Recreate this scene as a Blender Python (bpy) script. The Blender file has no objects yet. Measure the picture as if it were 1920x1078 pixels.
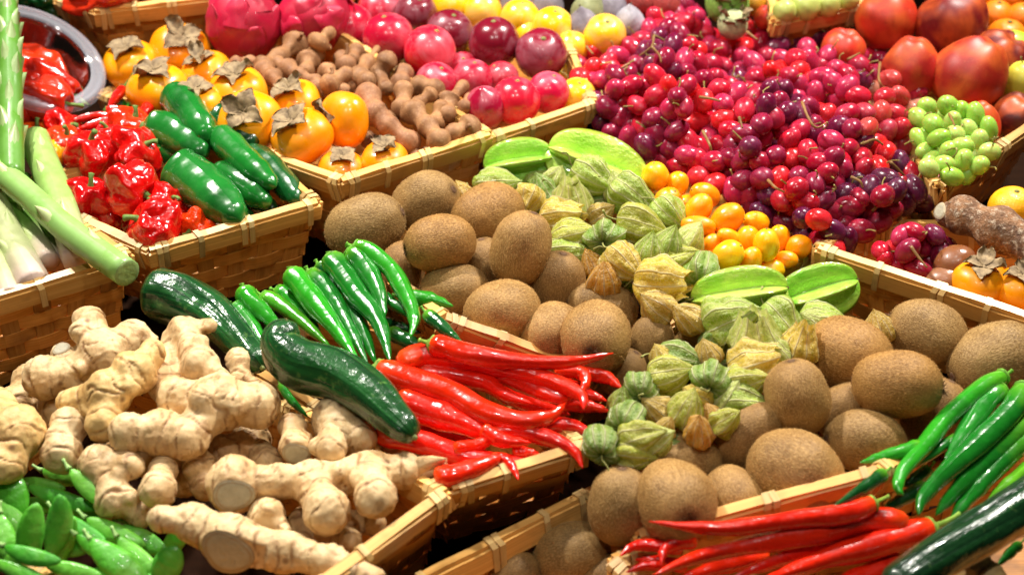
import bpy, math, random
import numpy as np
from mathutils import Vector, Matrix, noise as mnoise

random.seed(11)
rng = np.random.default_rng(5)
SC = bpy.context.scene
COL = SC.collection

# ------------------------------------------------------------------ camera
PITCH = math.radians(38.0)
FPX = 1920 * 50.0 / 36.0            # focal length in photograph pixels
RIGHT = Vector((1, 0, 0))
UP = Vector((0, math.sin(PITCH), math.cos(PITCH)))
FWD = Vector((0, math.cos(PITCH), -math.sin(PITCH)))
CAMLOC = Vector((0, 0, 0.10)) - FWD * 1.27
cam = bpy.data.cameras.new('camera')
camo = bpy.data.objects.new('camera', cam)
COL.objects.link(camo)
camo.location = CAMLOC
camo.rotation_euler = (math.pi / 2 - PITCH, 0, 0)
cam.lens = 50
cam.sensor_width = 36
cam.clip_start = 0.02
cam.clip_end = 60
cam.dof.use_dof = True
cam.dof.focus_distance = 1.27
cam.dof.aperture_fstop = 5.0
SC.camera = camo

# ------------------------------------------------------------------ world and lamps of the stall
w = bpy.data.worlds.new('World')
SC.world = w
w.use_nodes = True
wb = w.node_tree.nodes['Background']
wb.inputs[0].default_value = (1.0, 0.93, 0.82, 1)
wb.inputs[1].default_value = 0.012


def lamp(name, loc, target, power, size, col):
    l = bpy.data.lights.new(name, 'AREA')
    l.shape = 'DISK'
    l.size = size
    l.energy = power
    l.color = col
    o = bpy.data.objects.new(name, l)
    COL.objects.link(o)
    o.location = loc
    d = Vector(target) - Vector(loc)
    o.rotation_euler = d.to_track_quat('-Z', 'Y').to_euler()
    return o


WARM = (1.0, 0.945, 0.86)


def spot(name, loc, target, power, radius, cone, col):
    l = bpy.data.lights.new(name, 'SPOT')
    l.shadow_soft_size = radius
    l.energy = power
    l.color = col
    l.spot_size = math.radians(cone)
    l.spot_blend = 0.7
    o = bpy.data.objects.new(name, l)
    COL.objects.link(o)
    o.location = loc
    o.rotation_euler = (Vector(target) - Vector(loc)).to_track_quat('-Z', 'Y').to_euler()
    return o


# strong spots on the far side of the stall, one for each half, and weaker lamps on the viewer's side
spot('stall_spot', (-0.72, 0.72, 1.40), (-0.22, -0.02, 0.1), 105, 0.03, 62, WARM)
spot('stall_spot', (-0.60, 0.80, 1.40), (-0.05, 0.10, 0.1), 40, 0.03, 62, WARM)
spot('stall_spot', (0.80, 0.78, 1.40), (0.30, 0.02, 0.1), 105, 0.03, 62, WARM)
spot('stall_spot', (0.68, 0.86, 1.40), (0.20, 0.16, 0.1), 40, 0.03, 62, WARM)
for lx, ly, lz, pw in ((-0.34, -0.55, 1.45, 2.9), (0.22, -0.50, 1.45, 2.9), (0.02, 0.05, 1.55, 2.6)):
    lamp('stall_lamp', (lx, ly, lz), (lx * 0.6, 0.05, 0.1), pw, 0.055, WARM)

vs = SC.view_settings
vs.view_transform = 'Standard'
vs.look = 'None'
vs.exposure = 0.3
vs.gamma = 1.0
vs.use_curve_mapping = False
try:
    SC.cycles.use_denoising = True
    SC.cycles.denoiser = 'OPENIMAGEDENOISE'
    SC.cycles.max_bounces = 8
    SC.cycles.transparent_max_bounces = 12
    SC.cycles.sample_clamp_indirect = 6
except Exception:
    pass


# ------------------------------------------------------------------ placing
def P(px, py, z):
    """world point at height z that the photograph shows at pixel px, py"""
    d = FWD + RIGHT * ((px - 960) / FPX) + UP * ((539 - py) / FPX)
    t = (z - CAMLOC.z) / d.z
    return CAMLOC + d * t


def depth(p):
    return (Vector(p) - CAMLOC).dot(FWD)


def mpp(p):
    return depth(p) / FPX


def frame(ang, tilt, roll=0.0):
    """local Z along the direction seen at screen angle ang, leaning tilt degrees towards the viewer (90, 38 = upright)"""
    a, t = math.radians(ang), math.radians(tilt)
    z = (RIGHT * math.cos(a) + UP * math.sin(a)) * math.cos(t) - FWD * math.sin(t)
    z.normalize()
    h = Vector((0, 0, 1)) if abs(z.z) < 0.95 else Vector((0, 1, 0))
    x = h.cross(z).normalized()
    y = z.cross(x)
    m = Matrix((x, y, z)).transposed()
    return m @ Matrix.Rotation(math.radians(roll), 3, 'Z')


# ------------------------------------------------------------------ objects
def setp(o, label=None, cat=None, group=None, kind=None):
    if label: o['label'] = label
    if cat: o['category'] = cat
    if group: o['group'] = group
    if kind: o['kind'] = kind
    return o


def link(name, me, mat=None, parent=None, color=None):
    o = bpy.data.objects.new(name, me)
    COL.objects.link(o)
    if me is not None and mat is not None and len(me.materials) == 0:
        me.materials.append(mat)
    if parent is not None:
        o.parent = parent
    if color is not None:
        o.color = (*color, 1)
    return o


def place(o, p, m3, sc):
    s = Matrix.Diagonal((*sc, 1)) if not isinstance(sc, (int, float)) else Matrix.Diagonal((sc, sc, sc, 1))
    o.matrix_world = Matrix.Translation(p) @ m3.to_4x4() @ s
    return o


def mesh(name, v, f, uv=None, smooth=True):
    me = bpy.data.meshes.new(name)
    me.from_pydata([tuple(x) for x in v], [], f)
    if uv is not None:
        l = me.uv_layers.new(name='UVMap')
        idx = np.empty(len(me.loops), dtype=np.int32)
        me.loops.foreach_get('vertex_index', idx)
        uvf = np.asarray(uv, dtype=np.float32)[idx]
        l.data.foreach_set('uv', uvf.ravel())
    if smooth:
        me.polygons.foreach_set('use_smooth', [True] * len(me.polygons))
    me.update()
    return me


def N3(x, y, z, s=1.0):
    return mnoise.noise(Vector((x * s, y * s, z * s)))


def lathe(name, prof, segs=32, mod=None, seam=True):
    """prof: list of (r, z); mod(theta, t, r, z) -> (r, z)"""
    v, uv = [], []
    n = len(prof)
    for i, (r, z) in enumerate(prof):
        t = i / (n - 1)
        for k in range(segs + 1):
            th = 2 * math.pi * (k % segs) / segs
            rr, zz = (r, z) if mod is None else mod(th, t, r, z)
            v.append((rr * math.cos(th), rr * math.sin(th), zz))
            uv.append((k / segs, t))
    f = []
    w_ = segs + 1
    for i in range(n - 1):
        for k in range(segs):
            f.append((i * w_ + k, i * w_ + k + 1, (i + 1) * w_ + k + 1, (i + 1) * w_ + k))
    me = mesh(name, v, f, uv)
    import bmesh
    bm = bmesh.new(); bm.from_mesh(me)
    bmesh.ops.remove_doubles(bm, verts=bm.verts, dist=1e-6)
    bmesh.ops.dissolve_degenerate(bm, edges=bm.edges, dist=1e-7)
    bmesh.ops.recalc_face_normals(bm, faces=bm.faces)
    bm.to_mesh(me); bm.free()
    me.polygons.foreach_set('use_smooth', [True] * len(me.polygons))
    return me


def ellip(n=18):
    return [(0.5 * math.sin(math.pi * i / n), -0.5 * math.cos(math.pi * i / n)) for i in range(n + 1)]


def catmull(pts, n):
    pts = [np.array(p, float) for p in pts]
    if len(pts) == 2:
        return [pts[0] * (1 - t) + pts[1] * t for t in np.linspace(0, 1, n)]
    P_ = [2 * pts[0] - pts[1]] + pts + [2 * pts[-1] - pts[-2]]
    out = []
    m = len(pts) - 1
    for t in np.linspace(0, m - 1e-6, n):
        i = int(t); u = t - i
        a, b, c, d = P_[i], P_[i + 1], P_[i + 2], P_[i + 3]
        out.append(0.5 * ((2 * b) + (-a + c) * u + (2 * a - 5 * b + 4 * c - d) * u * u + (-a + 3 * b - 3 * c + d) * u ** 3))
    return out


def tube(name, path, rad, segs=14, mod=None, cap=(True, True)):
    """path: list of 3-vectors, rad: list of radii; mod(theta, t) multiplies the radius"""
    n = len(path)
    path = [Vector(p) for p in path]
    tan = []
    for i in range(n):
        a = path[max(i - 1, 0)]; b = path[min(i + 1, n - 1)]
        tan.append((b - a).normalized())
    nrm = tan[0].orthogonal().normalized()
    if abs(tan[0].z) < 0.95:
        nrm = (Vector((0, 0, 1)) - tan[0] * tan[0].z).normalized()
    v, uv, f = [], [], []
    w_ = segs + 1
    for i in range(n):
        if i:
            nrm = (nrm - tan[i] * nrm.dot(tan[i])).normalized()
        bi = tan[i].cross(nrm)
        t = i / (n - 1)
        for k in range(segs + 1):
            th = 2 * math.pi * (k % segs) / segs
            r = rad[i] * (mod(th, t) if mod else 1.0)
            v.append(path[i] + nrm * (math.cos(th) * r) + bi * (math.sin(th) * r))
            uv.append((k / segs, t))
    for i in range(n - 1):
        for k in range(segs):
            f.append((i * w_ + k, i * w_ + k + 1, (i + 1) * w_ + k + 1, (i + 1) * w_ + k))
    for e, i in ((0, 0), (1, n - 1)):
        if cap[e]:
            v.append(path[i]); uv.append((0.5, float(e)))
            c = len(v) - 1
            for k in range(segs):
                q = (c, i * w_ + k + 1, i * w_ + k) if e == 0 else (c, i * w_ + k, i * w_ + k + 1)
                f.append(q)
    return mesh(name, v, f, uv)


def bez(me, bevel=0.0):
    return me


# ------------------------------------------------------------------ materials
def C(r, g, b):
    """sRGB 0-255 to linear"""
    def l(c):
        c /= 255.0
        return c / 12.92 if c <= 0.04045 else ((c + 0.055) / 1.055) ** 2.4
    return (l(r), l(g), l(b))


class NT:
    def __init__(s, name):
        s.m = bpy.data.materials.new(name)
        s.m.use_nodes = True
        s.t = s.m.node_tree
        s.b = s.t.nodes['Principled BSDF']
        s.out = s.t.nodes['Material Output']

    def n(s, typ, **kw):
        x = s.t.nodes.new(typ)
        for k, v in kw.items():
            if k.startswith('i_'):
                key = k[2:]
                key = int(key) if key.isdigit() else key
                x.inputs[key].default_value = v
            else:
                setattr(x, k, v)
        return x

    def l(s, a, b):
        s.t.links.new(a, b)

    def math(s, op, a, b=None):
        x = s.n('ShaderNodeMath', operation=op)
        for i, q in enumerate((a, b)):
            if q is None: continue
            if isinstance(q, (int, float)): x.inputs[i].default_value = q
            else: s.l(q, x.inputs[i])
        return x.outputs[0]

    def mix(s, fac, a, b, mode='MIX'):
        x = s.n('ShaderNodeMix', data_type='RGBA', blend_type=mode)
        for i, q in ((0, fac), (6, a), (7, b)):
            if isinstance(q, (int, float)): x.inputs[i].default_value = q
            elif isinstance(q, tuple): x.inputs[i].default_value = (*q, 1)
            else: s.l(q, x.inputs[i])
        return x.outputs[2]

    def ramp(s, fac, stops, interp='LINEAR'):
        x = s.n('ShaderNodeValToRGB')
        e = x.color_ramp.elements
        x.color_ramp.interpolation = interp
        while len(e) < len(stops): e.new(0.5)
        for q, (p, c) in zip(e, stops):
            q.position = p
            q.color = (*c, 1) if isinstance(c, tuple) else (c, c, c, 1)
        s.l(fac, x.inputs[0])
        return x.outputs[0]

    def coord(s, which='Object', jitter=True, unit=1.0):
        """unit: real size of a thing whose mesh is one unit long"""
        tc = s.n('ShaderNodeTexCoord')
        if not jitter: return tc.outputs[which]
        oi = s.n('ShaderNodeObjectInfo')
        m = s.math('MULTIPLY', oi.outputs['Random'], 57.0)
        va = s.n('ShaderNodeVectorMath', operation='MULTIPLY_ADD')
        s.l(tc.outputs[which], va.inputs[0]); va.inputs[1].default_value = (unit,) * 3; s.l(m, va.inputs[2])
        return va.outputs[0]

    def noise(s, vec, scale, detail=3, rough=0.55, dist=0.0):
        x = s.n('ShaderNodeTexNoise')
        x.inputs['Scale'].default_value = scale
        x.inputs['Detail'].default_value = detail
        x.inputs['Roughness'].default_value = rough
        x.inputs['Distortion'].default_value = dist
        s.l(vec, x.inputs['Vector'])
        return x.outputs['Fac']

    def vor(s, vec, scale, feature='F1'):
        x = s.n('ShaderNodeTexVoronoi', feature=feature)
        x.inputs['Scale'].default_value = scale
        s.l(vec, x.inputs['Vector'])
        return x.outputs['Distance']

    def mapv(s, vec, sc):
        x = s.n('ShaderNodeMapping')
        x.inputs['Scale'].default_value = sc
        s.l(vec, x.inputs['Vector'])
        return x.outputs[0]

    def bump(s, h, strength, dist, prev=None):
        x = s.n('ShaderNodeBump')
        x.inputs['Strength'].default_value = strength
        x.inputs['Distance'].default_value = dist
        s.l(h, x.inputs['Height'])
        if prev is not None: s.l(prev, x.inputs['Normal'])
        return x.outputs[0]

    def tint(s):
        return s.n('ShaderNodeObjectInfo').outputs['Color']

    def uvy(s):
        tc = s.n('ShaderNodeTexCoord')
        x = s.n('ShaderNodeSeparateXYZ')
        s.l(tc.outputs['UV'], x.inputs[0])
        return x.outputs[0], x.outputs[1]

    def fin(s, col=None, rough=0.5, coat=0.0, normal=None, sss=0.0, sssr=(1, .3, .15), ssss=0.004, sheen=0.0, spec=0.5, coatr=0.06):
        b = s.b
        if col is not None:
            if isinstance(col, tuple): b.inputs['Base Color'].default_value = (*col, 1)
            else: s.l(col, b.inputs['Base Color'])
        if isinstance(rough, (int, float)): b.inputs['Roughness'].default_value = rough
        else: s.l(rough, b.inputs['Roughness'])
        b.inputs['Coat Weight'].default_value = coat
        b.inputs['Coat Roughness'].default_value = coatr
        b.inputs['Specular IOR Level'].default_value = spec
        b.inputs['Subsurface Weight'].default_value = sss
        b.inputs['Subsurface Radius'].default_value = sssr
        b.inputs['Subsurface Scale'].default_value = ssss
        b.inputs['Sheen Weight'].default_value = sheen
        b.inputs['Sheen Roughness'].default_value = 0.4
        if normal is not None: s.l(normal, b.inputs['Normal'])
        return s.m


M = {}


def mat_glossy(name, var=0.25, scale=60, rough=0.22, coat=0.5, bscale=90, bstr=0.15, bdist=0.002, sss=0.0, sssr=(1, .3, .15), speck=None, ends=None, spec=0.5, fine=0.0, coatr=0.06, unit=1.0, hue=None):
    """skin of a shiny fruit: the object's own colour, broken up by noise; ends=(pos, colour) gives the stem end another ripeness"""
    t = NT(name)
    v = t.coord(unit=unit)
    nz = t.noise(v, scale, 4, 0.6)
    lo = t.mix(1.0, t.tint(), (1 - var,) * 3, 'MULTIPLY')
    hi = t.mix(1.0, t.tint(), (1 + var * 0.7,) * 3, 'MULTIPLY')
    col = t.mix(t.ramp(nz, [(0.3, 0.0), (0.7, 1.0)]), lo, hi)
    if hue:
        col = t.mix(t.ramp(t.noise(v, scale * 0.6, 3), [(0.5, 0.0), (0.72, 0.7)]), col, hue)
    if ends:
        u, y = t.uvy()
        yy = t.math('ADD', y, t.math('MULTIPLY', t.math('SUBTRACT', nz, 0.5), 0.25))
        for (a, b, c) in ends:
            col = t.mix(t.ramp(yy, [(min(a, b), 1.0 if a < b else 0.0), (max(a, b), 0.0 if a < b else 1.0)]), col, c)
    if speck:
        d = t.vor(v, speck[0])
        col = t.mix(t.ramp(d, [(speck[1], 0.75), (speck[1] + 0.06, 0.0)]), col, speck[2])
    nb = t.bump(t.noise(v, bscale, 2, 0.5), bstr, bdist)
    if fine:
        nb = t.bump(t.noise(v, 900, 2, 0.5), fine, 0.0004, nb)
    rr = t.ramp(t.noise(v, scale * 1.7, 3), [(0.3, rough * 0.7), (0.7, rough * 1.8)])
    M[name] = t.fin(col, rr, coat, nb, sss, sssr, spec=spec, coatr=coatr)
    return M[name]


# kiwi skin
t = NT('kiwi_skin')
v = t.coord(unit=0.068)
n1 = t.noise(v, 45, 4, 0.6)
n2 = t.noise(t.mapv(v, (1, 1, 0.4)), 1050, 2, 0.6)
c = t.mix(t.ramp(n1, [(0.3, 0.0), (0.72, 1.0)]), C(112, 82, 42), C(154, 120, 70))
c = t.mix(t.ramp(n2, [(0.44, 0.0), (0.66, 0.42)]), c, C(206, 168, 108))
c = t.mix(t.ramp(t.noise(v, 130, 3, 0.7), [(0.6, 0.0), (0.75, 0.35)]), c, C(84, 54, 26))
c = t.mix(1.0, c, t.tint(), 'MULTIPLY')
u_, y_ = t.uvy()
c = t.mix(t.ramp(y_, [(0.0, 1.0), (0.06, 0.7), (0.13, 0.0)]), c, C(62, 38, 20))
c = t.mix(t.ramp(y_, [(0.9, 0.0), (0.96, 0.75)]), c, C(70, 44, 24))
M['kiwi'] = t.fin(c, 0.55, 0.0, t.bump(n2, 0.6, 0.0010, t.bump(n1, 0.3, 0.004)), spec=0.28)
t = NT('kiwi_fuzz')
c = t.mix(1.0, t.mix(t.noise(t.coord(unit=0.068), 300, 2), C(142, 102, 52), C(222, 184, 122)), t.tint(), 'MULTIPLY')
M['fuzz'] = t.fin(c, 0.7, spec=0.1)
t = NT('dark_calyx')
c = t.mix(t.noise(t.coord(unit=0.06), 400, 3), C(40, 24, 14), C(120, 84, 52))
M['darkcalyx'] = t.fin(c, 0.85)

mat_glossy('persimmon', 0.08, 35, 0.27, 0.4, 40, 0.12, 0.002, sss=0.06, sssr=(1, .55, .1), unit=0.07)
t = NT('dry_calyx')
v = t.coord(unit=0.07)
n = t.noise(v, 110, 5, 0.65)
c = t.mix(t.ramp(n, [(0.3, 0.0), (0.7, 1.0)]), C(88, 68, 44), C(166, 142, 104))
M['calyx'] = t.fin(c, 0.75, normal=t.bump(t.noise(v, 160, 3, 0.6), 0.35, 0.0015))

t = NT('tamarind_shell')
v = t.coord()
n = t.noise(v, 60, 5, 0.6)
c = t.mix(t.ramp(n, [(0.3, 0.0), (0.72, 1.0)]), C(112, 72, 44), C(170, 124, 84))
c = t.mix(t.ramp(t.noise(v, 500, 2), [(0.55, 0.0), (0.75, 0.6)]), c, C(186, 146, 104))
M['tamarind'] = t.fin(t.mix(1.0, c, t.tint(), 'MULTIPLY'), 0.62, normal=t.bump(t.noise(v, 350, 3), 0.25, 0.001), spec=0.3)

# plums with bloom
t = NT('plum_skin')
v = t.coord(unit=0.06)
n = t.noise(v, 28, 4, 0.65, 0.6)
bl = t.mix(0.2, t.tint(), C(235, 200, 215))
c = t.mix(t.ramp(n, [(0.44, 0.0), (0.7, 1.0)]), t.tint(), bl)
M['plum'] = t.fin(c, t.ramp(n, [(0.4, 0.22), (0.7, 0.42)]), 0.2, t.bump(t.noise(v, 45, 2), 0.1, 0.002), 0.08, (1, .2, .2), coatr=0.12)

t = NT('grape_skin')
v = t.coord(unit=0.022)
n = t.noise(v, 70, 4, 0.6, 0.4)
fr = t.n('ShaderNodeLayerWeight', i_Blend=0.35).outputs['Facing']
c = t.mix(t.ramp(n, [(0.35, 0.0), (0.7, 1.0)]), t.tint(), t.mix(0.08, t.tint(), C(200, 150, 200)))
M['grape'] = t.fin(c, t.ramp(n, [(0.35, 0.18), (0.7, 0.36)]), 0.12, None, 0.45, (1, .14, .12), 0.009, coatr=0.08)
t.b.inputs['Transmission Weight'].default_value = 0.2
t.b.inputs['IOR'].default_value = 1.36

mat_glossy('kumquat', 0.10, 60, 0.26, 0.3, 700, 0.22, 0.0008, sss=0.15, sssr=(1, .4, .08), unit=0.026)
mat_glossy('citrus', 0.08, 60, 0.36, 0.15, 420, 0.35, 0.0012, sss=0.1, sssr=(1, .4, .08), unit=0.07)
t = NT('apple_skin')
v = t.coord(unit=0.08)
n = t.noise(t.mapv(v, (1, 1, .3)), 110, 4, 0.6)
n0 = t.noise(v, 26, 2)
c = t.mix(t.ramp(n0, [(0.42, 0.0), (0.62, 0.8)]), t.tint(), C(206, 92, 36))
c = t.mix(t.ramp(n, [(0.45, 0.0), (0.7, 0.4)]), c, t.mix(1.0, t.tint(), (0.55, 0.5, 0.5), 'MULTIPLY'))
c = t.mix(t.ramp(t.vor(v, 420), [(0.06, 0.5), (0.14, 0.0)]), c, C(232, 160, 100))
M['apple'] = t.fin(c, 0.46, 0.0, t.bump(t.noise(v, 30, 2), 0.1, 0.002), spec=0.5, coatr=0.12)
mat_glossy('pear', 0.12, 40, 0.4, 0.1, 60, 0.12, 0.002, speck=(300, 0.05, C(120, 110, 50)), unit=0.07)
mat_glossy('red_chili', 0.12, 40, 0.2, 0.5, 90, 0.26, 0.004, hue=C(176, 12, 8), ends=[(0.0, 0.14, C(232, 66, 14))], coatr=0.04)
mat_glossy('green_chili', 0.18, 40, 0.2, 0.5, 90, 0.26, 0.004, hue=C(20, 92, 22), ends=[(0.0, 0.22, C(92, 168, 34))], coatr=0.04)
mat_glossy('small_chili', 0.15, 60, 0.18, 0.5, 120, 0.3, 0.002)
mat_glossy('habanero', 0.14, 50, 0.16, 0.6, 75, 0.5, 0.004, coatr=0.04, unit=0.07)
mat_glossy('jalapeno', 0.18, 40, 0.2, 0.5, 60, 0.22, 0.004, hue=C(14, 66, 24), ends=[(0.0, 0.1, C(70, 135, 40))], coatr=0.05)
mat_glossy('chili_stem', 0.25, 90, 0.5, 0.0, 200, 0.4, 0.001)
mat_glossy('pea', 0.14, 50, 0.34, 0.15, 150, 0.35, 0.003, hue=C(130, 190, 80), sss=0.1, sssr=(.5, 1, .2))
mat_glossy('dragon_skin', 0.2, 40, 0.38, 0.15, 50, 0.35, 0.004, unit=0.07)
mat_glossy('fig', 0.35, 40, 0.6, 0.0, 120, 0.3, 0.002, unit=0.07)
mat_glossy('lychee', 0.3, 120, 0.6, 0.0, 420, 0.8, 0.003, unit=0.07)
mat_glossy('asparagus', 0.12, 50, 0.4, 0.1, 160, 0.25, 0.001, ends=[(1.0, 0.66, C(200, 176, 162))])
mat_glossy('spear', 0.07, 40, 0.36, 0.15, 120, 0.2, 0.001)
mat_glossy('leafy', 0.3, 80, 0.5, 0.0, 120, 0.5, 0.003)

# cucumber
t = NT('cucumber_skin')
v = t.coord('UV')
vo = t.coord()
st = t.noise(t.mapv(v, (16, 1.2, 1)), 1.6, 3, 0.6)
n = t.noise(vo, 120, 3)
c = t.mix(t.ramp(st, [(0.35, 0.0), (0.7, 1.0)]), C(12, 48, 22), C(34, 92, 40))
c = t.mix(t.ramp(n, [(0.62, 0.0), (0.8, 0.5)]), c, C(120, 160, 80))
c = t.mix(1.0, c, t.tint(), 'MULTIPLY')
h = t.math('ADD', t.math('MULTIPLY', st, 0.5), t.noise(vo, 95, 3))
M['cucumber'] = t.fin(c, 0.24, 0.45, t.bump(h, 0.4, 0.004), coatr=0.06)

# starfruit: darker line on the ridge of each rib
t = NT('starfruit_skin')
v = t.coord(unit=0.09)
u_, y_ = t.uvy()
fr5 = t.math('FRACT', t.math('MULTIPLY', u_, 5.0))
edge = t.math('ABSOLUTE', t.math('SUBTRACT', fr5, 0.5))
c = t.mix(t.ramp(t.noise(v, 45, 3), [(0.3, 0.0), (0.7, 1.0)]), C(146, 206, 66), C(202, 232, 116))
c = t.mix(1.0, c, t.tint(), 'MULTIPLY')
c = t.mix(t.ramp(edge, [(0.45, 0.0), (0.48, 0.7), (0.5, 0.9)]), c, C(120, 118, 26))
M['starfruit'] = t.fin(c, 0.14, 0.9, t.bump(t.noise(v, 240, 3), 0.5, 0.003), 0.2, (.6, 1, .2), coatr=0.04)

# physalis husk: papery, veined, lets light through
t = NT('physalis_husk')
v = t.coord(unit=0.042)
u_, y_ = t.uvy()
v10 = t.math('FRACT', t.math('MULTIPLY', u_, 10.0))
ve = t.math('ABSOLUTE', t.math('SUBTRACT', v10, 0.5))
rib = t.ramp(ve, [(0.41, 0.0), (0.47, 1.0)])
web = t.ramp(t.vor(v, 330, 'DISTANCE_TO_EDGE'), [(0.0, 1.0), (0.06, 0.0)])
n = t.noise(v, 60, 4, 0.6)
pan = t.ramp(t.math('ADD', ve, t.math('MULTIPLY', t.math('SUBTRACT', n, 0.5), 0.5)), [(0.05, 0.0), (0.45, 1.0)])
c = t.mix(pan, t.mix(1.0, t.tint(), (0.70, 0.76, 0.5), 'MULTIPLY'), t.mix(0.25, t.tint(), C(250, 240, 180)))
lite = t.mix(0.7, t.tint(), C(248, 240, 200))
c = t.mix(t.math('MULTIPLY', web, 0.6), c, lite)
c = t.mix(t.math('MULTIPLY', rib, 0.95), c, lite)
c = t.mix(t.ramp(y_, [(0.0, 0.95), (0.12, 0.5), (0.26, 0.0)]), c, C(52, 70, 24))
hb = t.math('ADD', t.math('MULTIPLY', rib, 0.8), t.noise(v, 210, 4, 0.65))
nb = t.bump(hb, 0.8, 0.0035)
t.fin(c, 0.32, 0.0, nb, spec=0.6)
tr = t.n('ShaderNodeBsdfTranslucent')
t.l(c, tr.inputs[0]); t.l(nb, tr.inputs['Normal'])
mx = t.n('ShaderNodeMixShader', i_0=0.38)
t.l(t.b.outputs[0], mx.inputs[1]); t.l(tr.outputs[0], mx.inputs[2]); t.l(mx.outputs[0], t.out.inputs[0])
M['husk'] = t.m

# ginger: ring scars stored on the mesh
t = NT('ginger_skin')
v = t.coord()
at = t.n('ShaderNodeAttribute', attribute_name='ring').outputs['Fac']
n = t.noise(v, 38, 5, 0.65)
n2 = t.noise(v, 160, 5, 0.7)
c = t.mix(t.ramp(n, [(0.3, 0.0), (0.7, 1.0)]), C(192, 154, 104), C(232, 206, 158))
c = t.mix(t.ramp(n2, [(0.56, 0.0), (0.76, 0.6)]), c, C(156, 112, 70))
c = t.mix(t.ramp(t.vor(v, 46), [(0.06, 0.8), (0.16, 0.0)]), c, C(112, 74, 44))
c = t.mix(t.ramp(t.noise(t.mapv(v, (1, 1, 2.5)), 420, 3, 0.7), [(0.62, 0.0), (0.74, 0.3)]), c, C(238, 220, 186))
c = t.mix(t.ramp(t.noise(v, 75, 4, 0.7, 0.8), [(0.54, 0.0), (0.66, 0.7)]), c, C(160, 120, 78))
c = t.mix(t.math('MULTIPLY', at, 0.95), c, C(132, 90, 50))
c = t.mix(1.0, c, t.tint(), 'MULTIPLY')
M['ginger'] = t.fin(c, 0.5, 0.0, t.bump(t.math('ADD', n2, t.math('MULTIPLY', at, -1.2)), 0.35, 0.0025), 0.08, (1, .6, .3), spec=0.4)
t = NT('ginger_flesh')
v = t.coord()
u_, y_ = t.uvy()
c = t.mix(t.noise(v, 120, 4, 0.6), C(146, 140, 118), C(194, 188, 162))
c = t.mix(t.ramp(t.math('ADD', y_, t.math('MULTIPLY', t.noise(v, 60, 3), 0.3)), [(0.62, 0.0), (0.72, 0.6), (0.8, 0.1), (1.0, 0.7)]), c, C(150, 116, 70))
M['ginger_cut'] = t.fin(c, 0.65, normal=t.bump(t.noise(v, 300, 3), 0.6, 0.0015))

t = NT('cassava_bark')
v = t.coord()
n = t.noise(t.mapv(v, (1, 1, 1)), 70, 5, 0.7)
n2 = t.noise(v, 200, 4, 0.7)
c = t.mix(t.ramp(n, [(0.35, 0.0), (0.65, 1.0)]), C(84, 52, 30), C(150, 106, 68))
c = t.mix(t.ramp(n2, [(0.52, 0.0), (0.68, 1.0)]), c, C(188, 168, 144))
M['cassava'] = t.fin(c, 0.7, normal=t.bump(t.math('ADD', n, n2), 0.8, 0.004))

# split bamboo
def bamboo(name, a, b, rough=0.42, grain=(6, 900, 900)):
    t = NT(name)
    tc = t.n('ShaderNodeTexCoord').outputs['UV']
    oi = t.n('ShaderNodeObjectInfo')
    va = t.n('ShaderNodeVectorMath', operation='ADD')
    t.l(tc, va.inputs[0]); t.l(t.math('MULTIPLY', oi.outputs['Random'], 31.0), va.inputs[1])
    g = t.noise(t.mapv(va.outputs[0], (5, 420, 1)), 1.0, 4, 0.65, 0.3)
    bl = t.noise(t.mapv(va.outputs[0], (22, 30, 1)), 1.0, 3)
    c = t.mix(t.ramp(g, [(0.3, 0.0), (0.7, 1.0)]), a, b)
    c = t.mix(t.ramp(bl, [(0.54, 0.0), (0.74, 0.75)]), c, tuple(x * 0.4 for x in a))
    rv = t.math('ADD', t.math('MULTIPLY', oi.outputs['Random'], 0.45), 0.72)
    cc = t.n('ShaderNodeCombineColor')
    for i in range(3): t.l(rv, cc.inputs[i])
    c = t.mix(1.0, c, cc.outputs[0], 'MULTIPLY')
    M[name] = t.fin(c, rough, 0.1, t.bump(g, 0.35, 0.0006), spec=0.45, coatr=0.2)


bamboo('bamboo_rim', C(212, 152, 74), C(240, 190, 110))
bamboo('bamboo_strip', C(200, 126, 46), C(230, 166, 82))
bamboo('bamboo_stake', C(186, 118, 46), C(220, 158, 78))
bamboo('bamboo_tie', C(204, 164, 98), C(226, 192, 130), 0.45)

t = NT('counter_wood')
v = t.coord(jitter=False)
n = t.noise(t.mapv(v, (3, 40, 3)), 3.0, 4)
M['counter'] = t.fin(t.mix(n, C(30, 18, 12), C(52, 32, 20)), 0.95, spec=0.05)

# thin clear plastic: see-through, with a glossy sheet on top that grows towards grazing angles
t = NT('clear_plastic')
tp = t.n('ShaderNodeBsdfTransparent')
tp.inputs[0].default_value = (0.93, 0.94, 0.96, 1)
gl = t.n('ShaderNodeBsdfGlossy', i_Roughness=0.06)
lw = t.n('ShaderNodeLayerWeight', i_Blend=0.28)
mx = t.n('ShaderNodeMixShader')
t.l(t.math('ADD', t.math('MULTIPLY', lw.outputs['Facing'], 0.55), 0.06), mx.inputs[0])
t.l(tp.outputs[0], mx.inputs[1]); t.l(gl.outputs[0], mx.inputs[2]); t.l(mx.outputs[0], t.out.inputs[0])
M['plastic'] = t.m

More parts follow.
